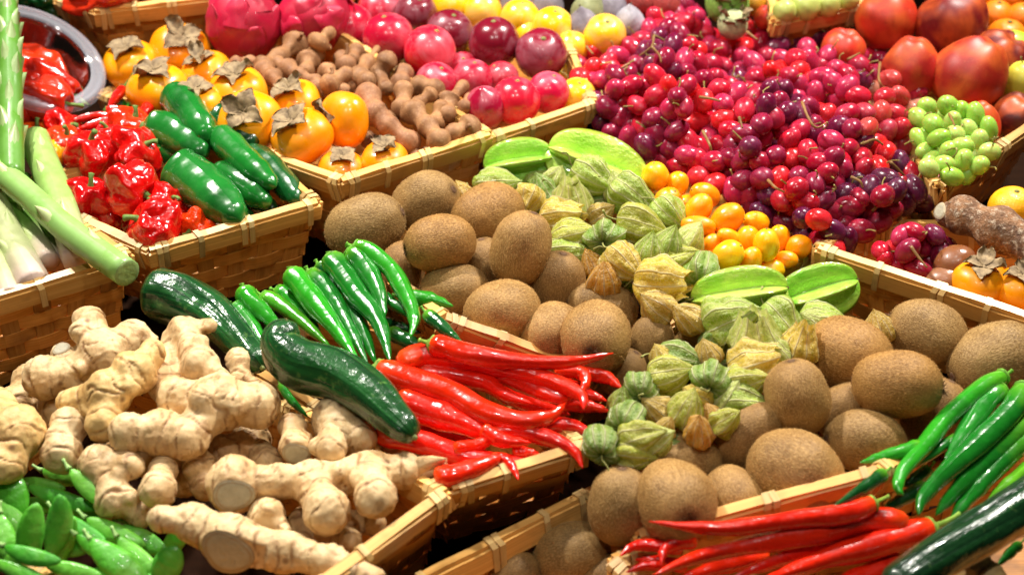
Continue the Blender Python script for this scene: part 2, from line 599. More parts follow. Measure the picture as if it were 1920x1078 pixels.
t = NT('rim_plastic')
tp = t.n('ShaderNodeBsdfTransparent')
t.fin((0.8, 0.8, 0.9), 0.07, 0.0, spec=0.5)
gl = t.n('ShaderNodeBsdfGlossy', i_Roughness=0.07)
m1 = t.n('ShaderNodeMixShader', i_0=0.75)
t.l(gl.outputs[0], m1.inputs[1]); t.l(t.b.outputs[0], m1.inputs[2])
mx = t.n('ShaderNodeMixShader')
lw = t.n('ShaderNodeLayerWeight', i_Blend=0.35)
t.l(t.math('ADD', t.math('MULTIPLY', lw.outputs['Facing'], 0.34), 0.12), mx.inputs[0])
t.l(tp.outputs[0], mx.inputs[1]); t.l(m1.outputs[0], mx.inputs[2]); t.l(mx.outputs[0], t.out.inputs[0])
M['rim_plastic'] = t.m


# ------------------------------------------------------------------ the counter
cm = mesh('counter_top', [(-3, -2, -0.04), (3, -2, -0.04), (3, 4, -0.04), (-3, 4, -0.04)], [(0, 1, 2, 3)], [(0, 0), (1, 0), (1, 1), (0, 1)])
setp(link('counter_top', cm, M['counter']), 'dark wooden market counter under all the baskets', 'counter', kind='structure')


# ------------------------------------------------------------------ woven baskets
def strip_mesh(name, pts, up, wid, thick, nrm):
    """flat strip along pts (Vectors), width along up, thickness along nrm (lists or constants)"""
    v, uv, f = [], [], []
    L = 0.0
    for i, p in enumerate(pts):
        if i: L += (pts[i] - pts[i - 1]).length
        u = up[i] if isinstance(up, list) else up
        n = nrm[i] if isinstance(nrm, list) else nrm
        for a, b, w_ in ((-.5, -.5, 0), (.5, -.5, wid), (.5, .5, wid), (-.5, .5, 0)):
            v.append(p + u * (wid * a) + n * (thick * b))
            uv.append((L, w_ + 0.003 * (b > 0)))
    for i in range(len(pts) - 1):
        for k in range(4):
            a = i * 4 + k; b = i * 4 + (k + 1) % 4
            f.append((a, b, b + 4, a + 4))
    f.append((3, 2, 1, 0))
    e = (len(pts) - 1) * 4
    f.append((e, e + 1, e + 2, e + 3))
    me = mesh(name, v, f, uv, smooth=False)
    return me


def basket(corners, zr, hgt, label, base_in=0.022, rows=None, skip=(), pitch=0.034, rimh=0.017):
    """corners: photograph pixels of the rim's corners, or (px, py, z)"""
    pts = []
    for c in corners:
        pts.append(P(c[0], c[1], c[2] if len(c) > 2 else zr))
    cen = sum(pts, Vector()) / len(pts)
    root = bpy.data.objects.new('bamboo_basket', None)
    COL.objects.link(root)
    setp(root, label, 'basket', 'woven bamboo baskets on the counter')
    o3 = Vector((cen.x, cen.y, min(p.z for p in pts) - hgt))
    root.location = o3
    n = len(pts)
    area = sum(pts[i].x * pts[(i + 1) % n].y - pts[(i + 1) % n].x * pts[i].y for i in range(n))
    sgn = 1 if area > 0 else -1
    low = []
    for p in pts:
        d = (cen - p); d.z = 0; d.normalize()
        low.append(p + d * base_in * 1.3 - Vector((0, 0, hgt)))

    def add(name, me, mt, par=root):
        for vv in me.vertices: vv.co -= o3
        return link(name, me, mt, par)
    rows = rows or max(3, int(round((hgt - rimh) / 0.0155)))
    add('base', mesh('base', [x + Vector((0, 0, 0.002)) for x in low], [tuple(range(n)) if sgn > 0 else tuple(range(n - 1, -1, -1))], [(x.x, x.y) for x in low], False), M['bamboo_strip'])
    for i in range(n):
        if i in skip: continue
        A, B, a, b = pts[i], pts[(i + 1) % n], low[i], low[(i + 1) % n]
        L = (B - A).length
        if L < 0.01: continue
        dx = (B - A).normalized()
        dn = ((a + b) - (A + B)) * 0.5
        dn = (dn - dx * dn.dot(dx)).normalized()       # down the wall
        out = dx.cross(Vector((0, 0, 1))) * sgn
        out = (out - dn * out.dot(dn)).normalized()
        upv = -dn
        ns = max(3, int(round(L / pitch)))
        # stakes
        for k in range(ns):
            s = (k + 0.5) / ns
            tp, bt = A.lerp(B, s), a.lerp(b, s)
            me = strip_mesh('stake', [tp + dn * 0.004, bt], dx, 0.0155, 0.0012, out)
            add('stake', me, M['bamboo_stake'])
        # weavers over and under the stakes
        for r in range(rows):
            f0 = (rimh + (hgt - rimh) * (r + 0.5) / rows) / hgt
            p0, p1 = A.lerp(a, f0), B.lerp(b, f0)
            pp = []
            steps = ns * 4
            for q in range(steps + 1):
                s = q / steps
                ph = math.cos(math.pi * (s * ns - 0.5)) if True else 0
                ph = max(-1, min(1, ph * 1.6)) * (1 if r % 2 else -1)
                j = N3(s * L * 40 + r * 3.1, i * 7.7, zr * 50) * 0.0008
                pp.append(p0.lerp(p1, s) + out * (ph * 0.0014) + upv * j)
            me = strip_mesh('weaver', pp, upv, (hgt - rimh) / rows * 0.975, 0.0010, out)
            add('weaver', me, M['bamboo_strip'])
        # rim: outer lath, inner lath, thin bead on top
        for nm, off, th, hh, dz in (('rim_lath', 0.0042, 0.0035, rimh, 0.0), ('rim_lath', -0.0042, 0.0035, rimh, 0.0), ('rim_bead', 0.0, 0.0075, 0.0045, 0.0015)):
            pp = []
            for q in range(13):
                s = q / 12
                wv = N3(s * 4 + i, off * 900, zr * 30 + cen.x * 9) * 0.0016
                e = 0.002 if nm == 'rim_lath' else 0.0
                pp.append(A.lerp(B, s) + out * off + dn * (rimh / 2 - dz if nm == 'rim_lath' else 0.0) + upv * (wv + (0.0 if nm == 'rim_lath' else dz)) - dx * 0 + (dx * e * (1 if q == 12 else -1) if q in (0, 12) else Vector()))
            me = strip_mesh(nm, pp, upv, hh, th, out)
            ob = add(nm, me, M['bamboo_rim'], root if nm == 'rim_lath' else outer)
            if off > 0: outer = ob
        # ties wound round the rim
        nt = max(2, int(round(L / 0.058)) + 1)
        for k in range(nt):
            s = (k + 0.12 + 0.1 * random.random()) / nt if k else 0.008 / L
            if k == nt - 1: s = 1 - 0.010 / L
            c0 = A.lerp(B, s)
            for dd in ((0.0,) if k % 2 else (0.0, 0.0065)):
                cc = c0 + dx * dd
                ring = []
                hw, hh = 0.0072, rimh + 0.004
                for (x_, y_) in ((-hw, -hh), (-hw, 0.0), (-hw * .6, 0.0042), (hw * .6, 0.0042), (hw, 0.0), (hw, -hh)):
                    ring.append(cc + out * x_ + upv * y_ + dx * (0.0012 * random.uniform(-1, 1)))
                nn = [-out, -out, (upv - out).normalized(), (upv + out).normalized(), out, out]
                me = strip_mesh('tie', ring, dx, 0.0052, 0.0011, nn)
                add('tie', me, M['bamboo_tie'], outer)
    return root


# ------------------------------------------------------------------ kiwis
def kiwi_mesh(seed, asp):
    def mod(th, t, r, z):
        k = 1 + 0.085 * N3(math.cos(th) + seed * 3, math.sin(th), z * 2.2) + 0.02 * N3(math.cos(th) * 3 + seed, math.sin(th) * 3, z * 6)
        e = 0.5 * math.copysign(abs(2 * z) ** 0.9, z)
        return r * k * asp * 1.02, e * (1 - 0.035 * math.exp(-(r / 0.1) ** 2))
    return lathe('kiwi', ellip(26), 36, mod)


def fuzz_mesh(src, seed, n=9000):
    rs = np.random.default_rng(seed)
    vs_ = [v.co.copy() for v in src.vertices]
    ns_ = [v.normal.copy() for v in src.vertices]
    polys = [p.vertices[:] for p in src.polygons]
    ar = np.array([p.area for p in src.polygons]); ar /= ar.sum()
    V, F = [], []
    for i in rs.choice(len(polys), n, p=ar):
        q = polys[i]
        w4 = rs.dirichlet([1] * len(q))
        p = Vector(); nn = Vector()
        for k, wt in zip(q, w4): p += vs_[k] * float(wt); nn += ns_[k] * float(wt)
        lean = Vector(rs.normal(0, 1, 3)) * 0.75 + Vector((0, 0, -0.35))
        d = (nn + lean); d.normalize()
        s = Vector(rs.normal(0, 1, 3)).cross(d).normalized() * 0.0014
        ln = float(rs.uniform(0.010, 0.024))
        b = len(V)
        V += [p - s, p + s, p + d * ln]
        F.append((b, b + 1, b + 2))
    return mesh('fuzz', V, F, None, False)


def calyx_tuft():
    V, F = [], []
    rs = np.random.default_rng(3)
    for k in range(26):
        a = rs.uniform(0, 6.28); r = rs.uniform(0.0, 0.05)
        p = Vector((r * math.cos(a), r * math.sin(a), 0))
        d = Vector((math.cos(a) * rs.uniform(.1, 1), math.sin(a) * rs.uniform(.1, 1), rs.uniform(.2, .9))).normalized()
        s = d.orthogonal().normalized() * 0.009
        b = len(V)
        V += [p - s, p + s, p + d * rs.uniform(0.03, 0.075)]
        F.append((b, b + 1, b + 2))
    return mesh('calyx', V, F, None, False)


def knob():
    return lathe('end_knob', [(0.0, -0.02), (0.035, -0.02), (0.04, 0.0), (0.028, 0.014), (0.012, 0.012), (0.0, 0.005)], 12)


KM = [(kiwi_mesh(i, a)) for i, a in enumerate((0.75, 0.79, 0.72, 0.77))]
KF = [fuzz_mesh(m, i) for i, m in enumerate(KM)]
KT, KN = calyx_tuft(), knob()


def kiwi(px, py, L, z, ang, tilt, label, tint=(1, 1, 1), end='bottom', k=None, asp=1.0):
    """L: length on screen; local -Z end carries the calyx"""
    p = P(px, py, z)
    i = random.randrange(4) if k is None else k
    o = link('kiwi', KM[i], M['kiwi'], None, tint)
    tl = math.radians(tilt)
    s = L * mpp(p) / math.sqrt(math.cos(tl) ** 2 + (0.76 * math.sin(tl)) ** 2)
    place(o, p, frame(ang, tilt, random.uniform(0, 360)), (s * asp, s * asp, s))
    setp(o, label, 'kiwi', 'brown kiwis')
    f = link('fuzz', KF[i], M['fuzz'], o, tint); f['kind'] = 'stuff'
    c = link('calyx', KT, M['darkcalyx'], o); c.location = (0, 0, -0.475); c.rotation_euler = (math.pi, 0, 0); c.scale = (1.35,) * 3
    c = link('end_knob', KN, M['darkcalyx'], o); c.location = (0, 0, 0.478); c.scale = (1.5, 1.5, 1.2)
    return o


# ------------------------------------------------------------------ persimmons
def persimmon_mesh(seed):
    prof = []
    for i in range(25):
        a = math.pi * i / 24
        r = 0.5 * max(0.0, math.sin(a)) ** 0.82
        z = -0.37 * math.cos(a)
        prof.append((r, z))

    def mod(th, t, r, z):
        lob = 1 + 0.035 * math.cos(4 * (th + 0.3)) * math.sin(math.pi * t) - 0.018 * math.exp(-((math.sin(2 * th + seed)) / 0.08) ** 2)
        dip = 0.075 * math.exp(-(r / 0.16) ** 2) if z > 0 else 0.03 * math.exp(-(r / 0.1) ** 2)
        return r * lob * (1 + 0.04 * N3(math.cos(th) + seed, math.sin(th), z * 2)), z - dip * (1 if z > 0 else -1)
    return lathe('body', prof, 40, mod)


def lobe_mesh(seed):
    """one dry crumpled lobe of a persimmon calyx, growing along +X from the centre"""
    nx, ny = 11, 11
    top, bot = [], []
    for i in range(nx):
        s = i / (nx - 1)
        w_ = 0.158 * max(0.0, math.sin(math.pi * (0.07 + 0.84 * s))) ** 0.8
        for j in range(ny):
            q = j / (ny - 1) * 2 - 1
            x = 0.02 + 0.365 * s * (1 - 0.22 * q * q) + 0.025 * N3(s * 4, q * 3, seed + 5.5)
            y = q * w_ + 0.02 * N3(s * 5, q * 4, seed * 2.0)
            rr_ = math.hypot(x, y)
            lift = 0.17 * max(0, s - 0.45) ** 1.3 * max(0.0, 0.6 + math.sin(seed * 3.3)) + 0.10 * max(0.0, abs(q) - .3) * (1 + math.sin(seed * 1.7 + 1)) * s
            z = 0.012 + 0.075 * math.exp(-((rr_ - 0.22) / 0.15) ** 2) - 0.42 * max(0.0, rr_ - 0.26) ** 2 + lift * 0.75 + 0.022 * N3(s * 3.5, q * 2.5, seed * 3.7) + 0.012 * N3(s * 8, q * 7, seed) + 0.01
            top.append((x, y, z + 0.004)); bot.append((x, y, z - 0.004))
    v = top + bot
    n = nx * ny
    f = []
    for i in range(nx - 1):
        for j in range(ny - 1):
            a = i * ny + j
            f.append((a, a + ny, a + ny + 1, a + 1))
            f.append((n + a, n + a + 1, n + a + ny + 1, n + a + ny))
    for i in range(nx - 1):
        for j in (0, ny - 1):
            a = i * ny + j
            f.append((a, a + ny, n + a + ny, n + a) if j else (a + ny, a, n + a, n + a + ny))
    for j in range(ny - 1):
        for i in (0, nx - 1):
            a = i * ny + j
            f.append((a, a + 1, n + a + 1, n + a))
    return mesh('calyx_lobe', v, f)


PBM = [persimmon_mesh(i * 1.7) for i in range(3)]
LBM = [lobe_mesh(i * 1.31 + 0.4) for i in range(6)]
PHUB = lathe('calyx_hub', [(0, 0.0), (0.09, 0.0), (0.11, 0.012), (0.07, 0.03), (0.045, 0.03), (0.04, 0.05), (0.025, 0.055), (0, 0.05)], 16)


def persimmon(px, py, W, z, ang, tilt, label, roll=None, tint=None, k=None, lobes=4):
    p = P(px, py, z)
    s = W * mpp(p)
    e = link('persimmon', None)
    place(e, p, frame(ang, tilt, random.uniform(0, 360) if roll is None else roll), s)
    setp(e, label, 'persimmon', 'ripe persimmons')
    tint = tint or C(248 + random.randint(-6, 4), 156 + random.randint(-12, 8), 6)
    link('body', PBM[random.randrange(3) if k is None else k], M['persimmon'], e, tint)
    h = link('calyx', PHUB, M['calyx'], e); h.location = (0, 0, 0.302)
    a0 = random.uniform(0, 90)
    for q in range(lobes):
        l = link('lobe', LBM[random.randrange(6)], M['calyx'], h)
        l.location = (0, 0, 0.016)
        l.rotation_euler = (random.uniform(-.08, .08), random.uniform(-.08, .06), math.radians(a0 + 90 * q + random.uniform(-10, 10)))
        l.scale = (random.uniform(.85, 1.1),) * 3
    return e


# ------------------------------------------------------------------ round fruit from profiles
def round_mesh(name, seed, flat=0.0, dimple=0.06, crease=0.0, lump=0.03, tip=0.0, basedip=0.0, shoulder=0.0, lobes=0, n=22, segs=32):
    def mod(th, t, r, z):
        k = 1 + lump * N3(math.cos(th) * 1.2 + seed * 5, math.sin(th) * 1.2, z * 2.5)
        if shoulder: k *= 1 + shoulder * z
        if lobes: k *= 1 + 0.02 * math.cos(lobes * th + seed) * (0.25 + t)
        if crease: k *= 1 - crease * math.exp(-((th - math.pi) / 0.16) ** 2) * math.sin(math.pi * t)
        zz = z * (1 - flat)
        if z > 0: zz -= dimple * math.exp(-(r / 0.13) ** 2)
        else: zz += basedip * math.exp(-(r / 0.13) ** 2)
        if tip and z > 0: zz += tip * math.exp(-(r / 0.12) ** 2)
        if lobes and z > 0.2: zz += 0.018 * math.cos(lobes * th + seed) * min(1, r / 0.3)
        return r * k, zz
    return lathe(name, ellip(n), segs, mod)


RM = {
    'plum': [round_mesh('plum', i, 0.03, 0.05, 0.05, 0.03) for i in range(3)],
    'tipplum': [round_mesh('plum', 9, -0.08, 0.0, 0.05, 0.03, tip=0.09)],
    'kumquat': [round_mesh('kumquat', i, 0.0, 0.02, 0, 0.06, n=18, segs=24) for i in range(4)],
    'orange': [round_mesh('orange', i, 0.06, 0.03, 0, 0.02) for i in range(2)],
    'apple': [round_mesh('apple', i, 0.02, 0.09, 0, 0.05, basedip=0.06, shoulder=0.20, lobes=5) for i in range(3)],
    'bellapple': [round_mesh('apple', 7, -0.06, 0.07, 0, 0.05, basedip=0.05, shoulder=-0.34, lobes=4)],
    'pear': [round_mesh('pear', i, -0.1, 0.04, 0, 0.06, shoulder=-0.25) for i in range(2)],
    'fig': [round_mesh('fig', i, -0.05, 0.0, 0, 0.1, tip=0.12, shoulder=-0.3) for i in range(2)],
    'lychee': [round_mesh('lychee', i, 0.0, 0.02, 0, 0.05) for i in range(2)],
    'grape': [round_mesh('berry', i, 0.0, 0.015, 0, 0.035, n=14, segs=18) for i in range(3)],
}
STEMEND = lathe('stem_scar', [(0, -0.01), (0.055, -0.01), (0.06, 0.008), (0.03, 0.02), (0.022, 0.035), (0, 0.035)], 10)
STALK = tube('stalk', catmull([(0, 0, -0.05), (0.01, 0, 0.08), (0.05, 0.02, 0.2)], 7), [0.022, 0.02, 0.018, 0.016, 0.016, 0.02, 0.026], 8)


def fruit(kind, name, cat, px, py, W, z, ang, tilt, label, tint, mat, group, asp=(1, 1), part=None, partz=0.45, pmat=None, pcol=(0.2, 0.2, 0.05)):
    p = P(px, py, z)
    s = W * mpp(p)
    ms = RM[kind]
    o = link(name, ms[random.randrange(len(ms))], M[mat], None, tint)
    place(o, p, frame(ang, tilt, random.uniform(0, 360)), (s * asp[0], s * asp[0], s * asp[1]))
    setp(o, label, cat, group)
    if part is not None:
        c = link(part.name.split('.')[0], part, M[pmat or 'chili_stem'], o, pcol)
        c.location = (0, 0, partz)
    return o


# ------------------------------------------------------------------ things built along a path of photograph pixels
def pathpts(pts, z):
    out = []
    for q in pts:
        out.append(P(q[0], q[1], z + (q[2] if len(q) > 2 else 0.0)))
    return out


def base_of(ps):
    return Vector((sum(p.x for p in ps) / len(ps), sum(p.y for p in ps) / len(ps), min(p.z for p in ps)))


def shift(me, o3):
    for vv in me.vertices: vv.co -= o3
    return me


def interp(prof, t):
    for (a, ra), (b, rb) in zip(prof, prof[1:]):
        if t <= b: 
            u = (t - a) / (b - a) if b > a else 0
            u = u * u * (3 - 2 * u) if prof is not LINE else u
            return ra + (rb - ra) * u
    return prof[-1][1]


LINE = [(0, 1), (1, 1)]
CHILI = [(0, 0.55), (0.035, 0.86), (0.10, 1.0), (0.45, 0.92), (0.75, 0.62), (0.92, 0.30), (1.0, 0.05)]
JALA = [(0, 0.35), (0.04, 0.72), (0.14, 0.96), (0.45, 1.0), (0.75, 0.88), (0.92, 0.55), (0.98, 0.28), (1.0, 0.02)]
SMALL = [(0, 0.5), (0.05, 0.9), (0.3, 1.0), (0.7, 0.8), (0.93, 0.4), (1, 0.05)]


def chili(name, pts, r, z, label, color, mat, cat, group, stem=None, prof=CHILI, stemcol=C(96, 142, 40), n=30, wob=0.1, stemlen=0.018, stemr=None, segs=16):
    ps = pathpts(pts, z)
    mp = mpp(ps[len(ps) // 2])
    R = r * mp
    sm = [Vector(x) for x in catmull(ps, n)]
    sd = random.uniform(0, 50)
    o3 = base_of(ps) - Vector((0, 0, R))
    rad = [R * interp(prof, i / (n - 1)) * (1 + wob * N3(i * 0.28, sd, 0)) for i in range(n)]
    me = tube('body', sm, rad, segs, lambda th, t: 1 + wob * 0.9 * N3(math.cos(th) * 1.2 + sd, math.sin(th) * 1.2, t * 7) + 0.03 * math.cos(3 * th + sd + t * 2))
    e = link(name, None); e.location = o3
    setp(e, label, cat, group)
    kv = random.uniform(.86, 1.12); kh = random.uniform(.6, 1.5) if name == 'red_chili' else random.uniform(.9, 1.1)
    color = (color[0] * kv, color[1] * kv * kh, color[2] * kv)
    link('body', shift(me, o3), M[mat], e, color)
    if stem is not None:
        d0 = (sm[0] - sm[2]).normalized()
        if stem == 'auto':
            s1 = sm[0] + d0 * stemlen + Vector((0, 0, 0.004 * random.uniform(0, 1)))
        else:
            s1 = P(stem[0], stem[1], z + (stem[2] if len(stem) > 2 else 0.004))
        sr = stemr or R * 0.2
        mid = (sm[0] + s1) / 2 + d0 * (s1 - sm[0]).length * 0.12
        cr = rad[0]
        cp = [sm[0] - d0 * R * 0.34, sm[0] - d0 * R * 0.16, sm[0] + d0 * R * 0.05, sm[0] + d0 * R * 0.3]
        me = tube('calyx', cp, [max(rad[1], cr) * 1.06, max(rad[1], cr) * 1.02, cr * 0.9, sr * 1.4], 12, lambda th, t: 1 + (0.07 * math.cos(5 * th) if t < 0.1 else 0))
        co_ = link('calyx', shift(me, o3), M['chili_stem'], e, tuple(x * 0.9 for x in stemcol))
        me = tube('stem', catmull([sm[0] - d0 * 0.002, mid, s1], 9), [sr * k for k in (1.5, 1.2, 1, .95, .9, .9, .95, 1.1, 1.25)], 8)
        link('stem', shift(me, o3), M['chili_stem'], co_, stemcol)
    return e


def pod_tamarind(beads, z, label, stem=None):
    """beads: (px, py, r px[, dz]) along the pod"""
    ps = [P(b[0], b[1], z + (b[3] if len(b) > 3 else 0)) for b in beads]
    mp = mpp(ps[0])
    if len(ps) == 1:
        d = Vector((random.uniform(-1, 1), random.uniform(-1, 1), random.uniform(-.4, .3))).normalized() * beads[0][2] * mp * 0.85
        ps = [ps[0] - d, ps[0] + d]
        beads = [beads[0], (*beads[0][:2], beads[0][2] * .85, *beads[0][3:])]
    dense, rr = [], []
    n = len(ps)
    # lead-in cap
    d0 = (ps[0] - ps[1]).normalized(); d1 = (ps[-1] - ps[-2]).normalized()
    pts_ = [(ps[0] + d0 * beads[0][2] * mp * 0.98, 0.06)] + [(ps[0] + d0 * beads[0][2] * mp * 0.8, 0.55)] + [(ps[0] + d0 * beads[0][2] * mp * 0.45, 0.86)]
    for q, k in pts_: dense.append(q); rr.append(beads[0][2] * mp * k)
    for i in range(n):
        R = beads[i][2] * mp
        dense.append(ps[i]); rr.append(R)
        if i < n - 1:
            R2 = beads[i + 1][2] * mp
            gap = (ps[i + 1] - ps[i]).length
            neck = min(R, R2) * (0.7 if gap > (R + R2) * 0.8 else 0.84)
            for u in (0.22, 0.38, 0.5, 0.62, 0.78):
                k = 1 - (abs(u - 0.5) / 0.5) ** 1.6
                dense.append(ps[i].lerp(ps[i + 1], u)); rr.append((R + (R2 - R) * u) * (1 - k) + neck * k)
    for k, q in ((0.45, 0.86), (0.8, 0.55), (0.98, 0.06)):
        dense.append(ps[-1] + d1 * beads[-1][2] * mp * k); rr.append(beads[-1][2] * mp * q)
    sm = [Vector(x) for x in catmull(dense, len(dense) * 3)]
    ri = np.interp(np.linspace(0, len(rr) - 1, len(sm)), range(len(rr)), rr)
    ri = np.convolve(np.pad(ri, 1, mode='edge'), [.25, .5, .25], 'valid')
    sd = random.uniform(0, 30)
    o3 = base_of(ps)
    e = link('tamarind_pod', None); e.location = o3
    setp(e, label, 'tamarind', 'brown tamarind pods')
    me = tube('shell', sm, list(ri), 18, lambda th, t: 1 + 0.09 * N3(math.cos(th) * 1.3 + sd, math.sin(th) * 1.3, t * 6) + 0.02 * N3(math.cos(th) * 4, math.sin(th) * 4 + sd, t * 20))
    k = random.uniform(0.85, 1.12)
    link('shell', shift(me, o3), M['tamarind'], e, (k, k * random.uniform(.95, 1.02), k * random.uniform(.9, 1.02)))
    if stem:
        s1 = P(stem[0], stem[1], z + 0.02)
        a = ps[0] + (s1 - ps[0]).normalized() * beads[0][2] * mp * 0.8
        me = tube('stem', catmull([a, a.lerp(s1, .5) + Vector((.001, 0, 0)), s1], 7), [0.0032, .0026, .0022, .002, .0019, .002, .0024], 8)
        link('stem', shift(me, o3), M['tamarind'], e, (.7, .66, .6))
    return e


# ------------------------------------------------------------------ physalis
def husk_mesh(seed, opened=False):
    prof = [(0.02, 0.05), (0.10, 0.015), (0.22, 0.0), (0.34, 0.05), (0.42, 0.15), (0.455, 0.28), (0.44, 0.42), (0.39, 0.56), (0.31, 0.70), (0.21, 0.82), (0.11, 0.92), (0.045, 0.98), (0.01, 1.03)]
    if opened:
        prof = [(0.02, 0.05), (0.10, 0.015), (0.24, 0.0), (0.36, 0.06), (0.44, 0.17), (0.47, 0.3), (0.46, 0.44), (0.42, 0.56), (0.37, 0.66), (0.31, 0.75), (0.26, 0.83), (0.24, 0.92)]
    px_ = np.array(prof)
    tt = np.linspace(0, len(prof) - 1, 22)
    pr = [(float(np.interp(q, range(len(prof)), px_[:, 0])), float(np.interp(q, range(len(prof)), px_[:, 1]))) for q in tt]

    def mod(th, t, r, z):
        rib = abs(math.cos(2.5 * th + 0.1 * seed))
        env = max(0.0, math.sin(math.pi * min(1, t * 1.02))) ** 0.6
        k = 1 + env * (0.20 * (rib ** 2.5) - 0.12) + env * 0.035 * math.cos(20 * th)
        k += env * 0.26 * N3(math.cos(th) * 1.6 + seed * 3, math.sin(th) * 1.6, z * 3.1)
        k += env * 0.10 * N3(math.cos(th) * 5 + seed, math.sin(th) * 5, z * 9)
        zz = z + (0.05 * math.cos(5 * th + seed) * max(0, t - 0.7) / 0.3 if opened else 0) + 0.03 * N3(math.cos(th) * 2, math.sin(th) * 2 + seed, z * 3)
        if opened and t > 0.8: k *= 1 + 0.05 * math.cos(5 * th + seed)
        return r * k, zz - 0.5
    # bend and flatten a little
    me = lathe('husk', pr, 50, mod)
    rs = np.random.default_rng(int(seed * 10) + 1)
    bx, fl = rs.uniform(-.25, .25), rs.uniform(0.78, 1.0)
    for v in me.vertices:
        x, y, z = v.co
        v.co = (x + bx * (z + 0.5) ** 2 * 0.6, y * fl, z)
    return me


HK = [husk_mesh(i * 1.37 + 0.2) for i in range(6)]
HO = [husk_mesh(i * 2.1 + 0.7, True) for i in range(3)]
HSTEM = [tube('stem', catmull([(0, 0, -0.48), (0.02, 0.01, -0.58), (0.1 + .1 * i, 0.04, -0.72), (0.24, 0.05 + .12 * i, -0.78)], 10), [0.03, .022, .018, .017, .016, .016, .017, .019, .022, .028], 7) for i in range(2)]
HBERRY = round_mesh('berry', 2, 0.0, 0.02, 0, 0.03, n=14, segs=18)
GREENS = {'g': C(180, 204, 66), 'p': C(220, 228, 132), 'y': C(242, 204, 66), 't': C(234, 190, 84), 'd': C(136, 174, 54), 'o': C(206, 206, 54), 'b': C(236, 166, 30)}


def physalis(px, py, L, z, ang, tilt, tone, label, opened=False, fat=1.0, k=None):
    """local +Z points to the tip"""
    p = P(px, py, z)
    s = L * 1.12 * mpp(p)
    e = link('physalis', None)
    place(e, p, frame(ang, tilt, random.uniform(0, 360)), (s * fat, s * fat, s))
    setp(e, label, 'physalis', 'physalis in papery husks')
    j = random.uniform(0.92, 1.08)
    tint = tuple(x * j for x in GREENS[tone])
    ms = HO if opened else HK
    link('husk', ms[random.randrange(len(ms))], M['husk'], e, tint)
    link('stem', HSTEM[random.randrange(2)], M['chili_stem'], e, C(150, 150, 80))
    b = link('berry', HBERRY, M['kumquat'], e, C(240, 150, 20)); b.scale = (.42, .42, .42); b.location = (0, 0, -.1)
    return e


# ------------------------------------------------------------------ starfruit
def star_mesh(seed):
    prof = []
    for i in range(29):
        a = math.pi * i / 28
        prof.append((0.5 * max(0.0, math.sin(a)) ** 0.75, -0.5 * math.cos(a)))

    def mod(th, t, r, z):
        u = (5 * th / (2 * math.pi)) % 1.0
        d = abs(u - 0.5) * 2          # 1 on the ridge
        k = 0.32 + 0.68 * d ** 1.7
        k *= 1 + 0.03 * N3(math.cos(th) * 2 + seed, math.sin(th) * 2, z * 4)
        return r * k, z * (0.93 + 0.07 * d)
    return lathe('body', prof, 80, mod)


SM = [star_mesh(i * 3.1) for i in range(2)]
STIP = lathe('stem_end', [(0, -0.02), (0.03, -0.02), (0.03, 0.01), (0.018, 0.03), (0.014, 0.05), (0, 0.05)], 10)


def starfruit(px, py, L, z, ang, tilt, roll, fat, label, tint):
    p = P(px, py, z)
    s = L * mpp(p)
    e = link('star_fruit', None)
    place(e, p, frame(ang, tilt, roll), (s * fat, s * fat, s))
    setp(e, label, 'star fruit', 'green star fruits')
    link('body', SM[random.randrange(2)], M['starfruit'], e, tint)
    c = link('stem_end', STIP, M['darkcalyx'], e); c.location = (0, 0, 0.46)
    return e


# ------------------------------------------------------------------ lantern peppers
def hab_mesh(seed):
    prof = []
    for i in range(27):
        a = math.pi * i / 26
        prof.append((0.5 * max(0.0, math.sin(a)) ** 0.7, 0.46 * math.cos(a)))

    def mod(th, t, r, z):
        lob = math.cos(4 * th + seed + 1.2 * N3(seed, t * 2, 0))
        k = 1 + 0.13 * lob * max(0.0, math.sin(math.pi * t)) ** 0.7 - 0.10 * max(0, -lob) ** 3
        k *= 1 + 0.26 * N3(math.cos(th) * 1.5 + seed * 2, math.sin(th) * 1.5, z * 3) + 0.11 * N3(math.cos(th) * 4 + seed, math.sin(th) * 4, z * 8)
        k *= 1 - 0.42 * max(0, -z - 0.05)
        zz = z - (0.13 * math.exp(-(r / 0.14) ** 2) if z > 0 else -0.05 * math.exp(-(r / .1) ** 2))
        return r * k, zz
    return lathe('body', prof, 48, mod)


HB = [hab_mesh(i * 1.9 + 0.3) for i in range(5)]
HBSTEM = tube('stem', catmull([(0, 0, 0.28), (0.01, 0, 0.42), (0.05, 0.02, 0.52), (0.12, 0.03, 0.58)], 10), [.09, .075, .06, .05, .045, .045, .045, .05, .055, .06], 10, lambda th, t: 1 + .1 * math.cos(5 * th))


def habanero(px, py, W, z, ang, tilt, label, tint, h=1.0, name='lantern_pepper', group='small wrinkled lantern peppers'):
    p = P(px, py, z)
    s = W * 1.08 * mpp(p)
    e = link(name, None)
    place(e, p, frame(ang, tilt, random.uniform(0, 360)), (s, s, s * h))
    setp(e, label, 'pepper', group)
    link('body', HB[random.randrange(5)], M['habanero'], e, tint)
    link('stem', HBSTEM, M['chili_stem'], e, C(96, 130, 50))
    return e


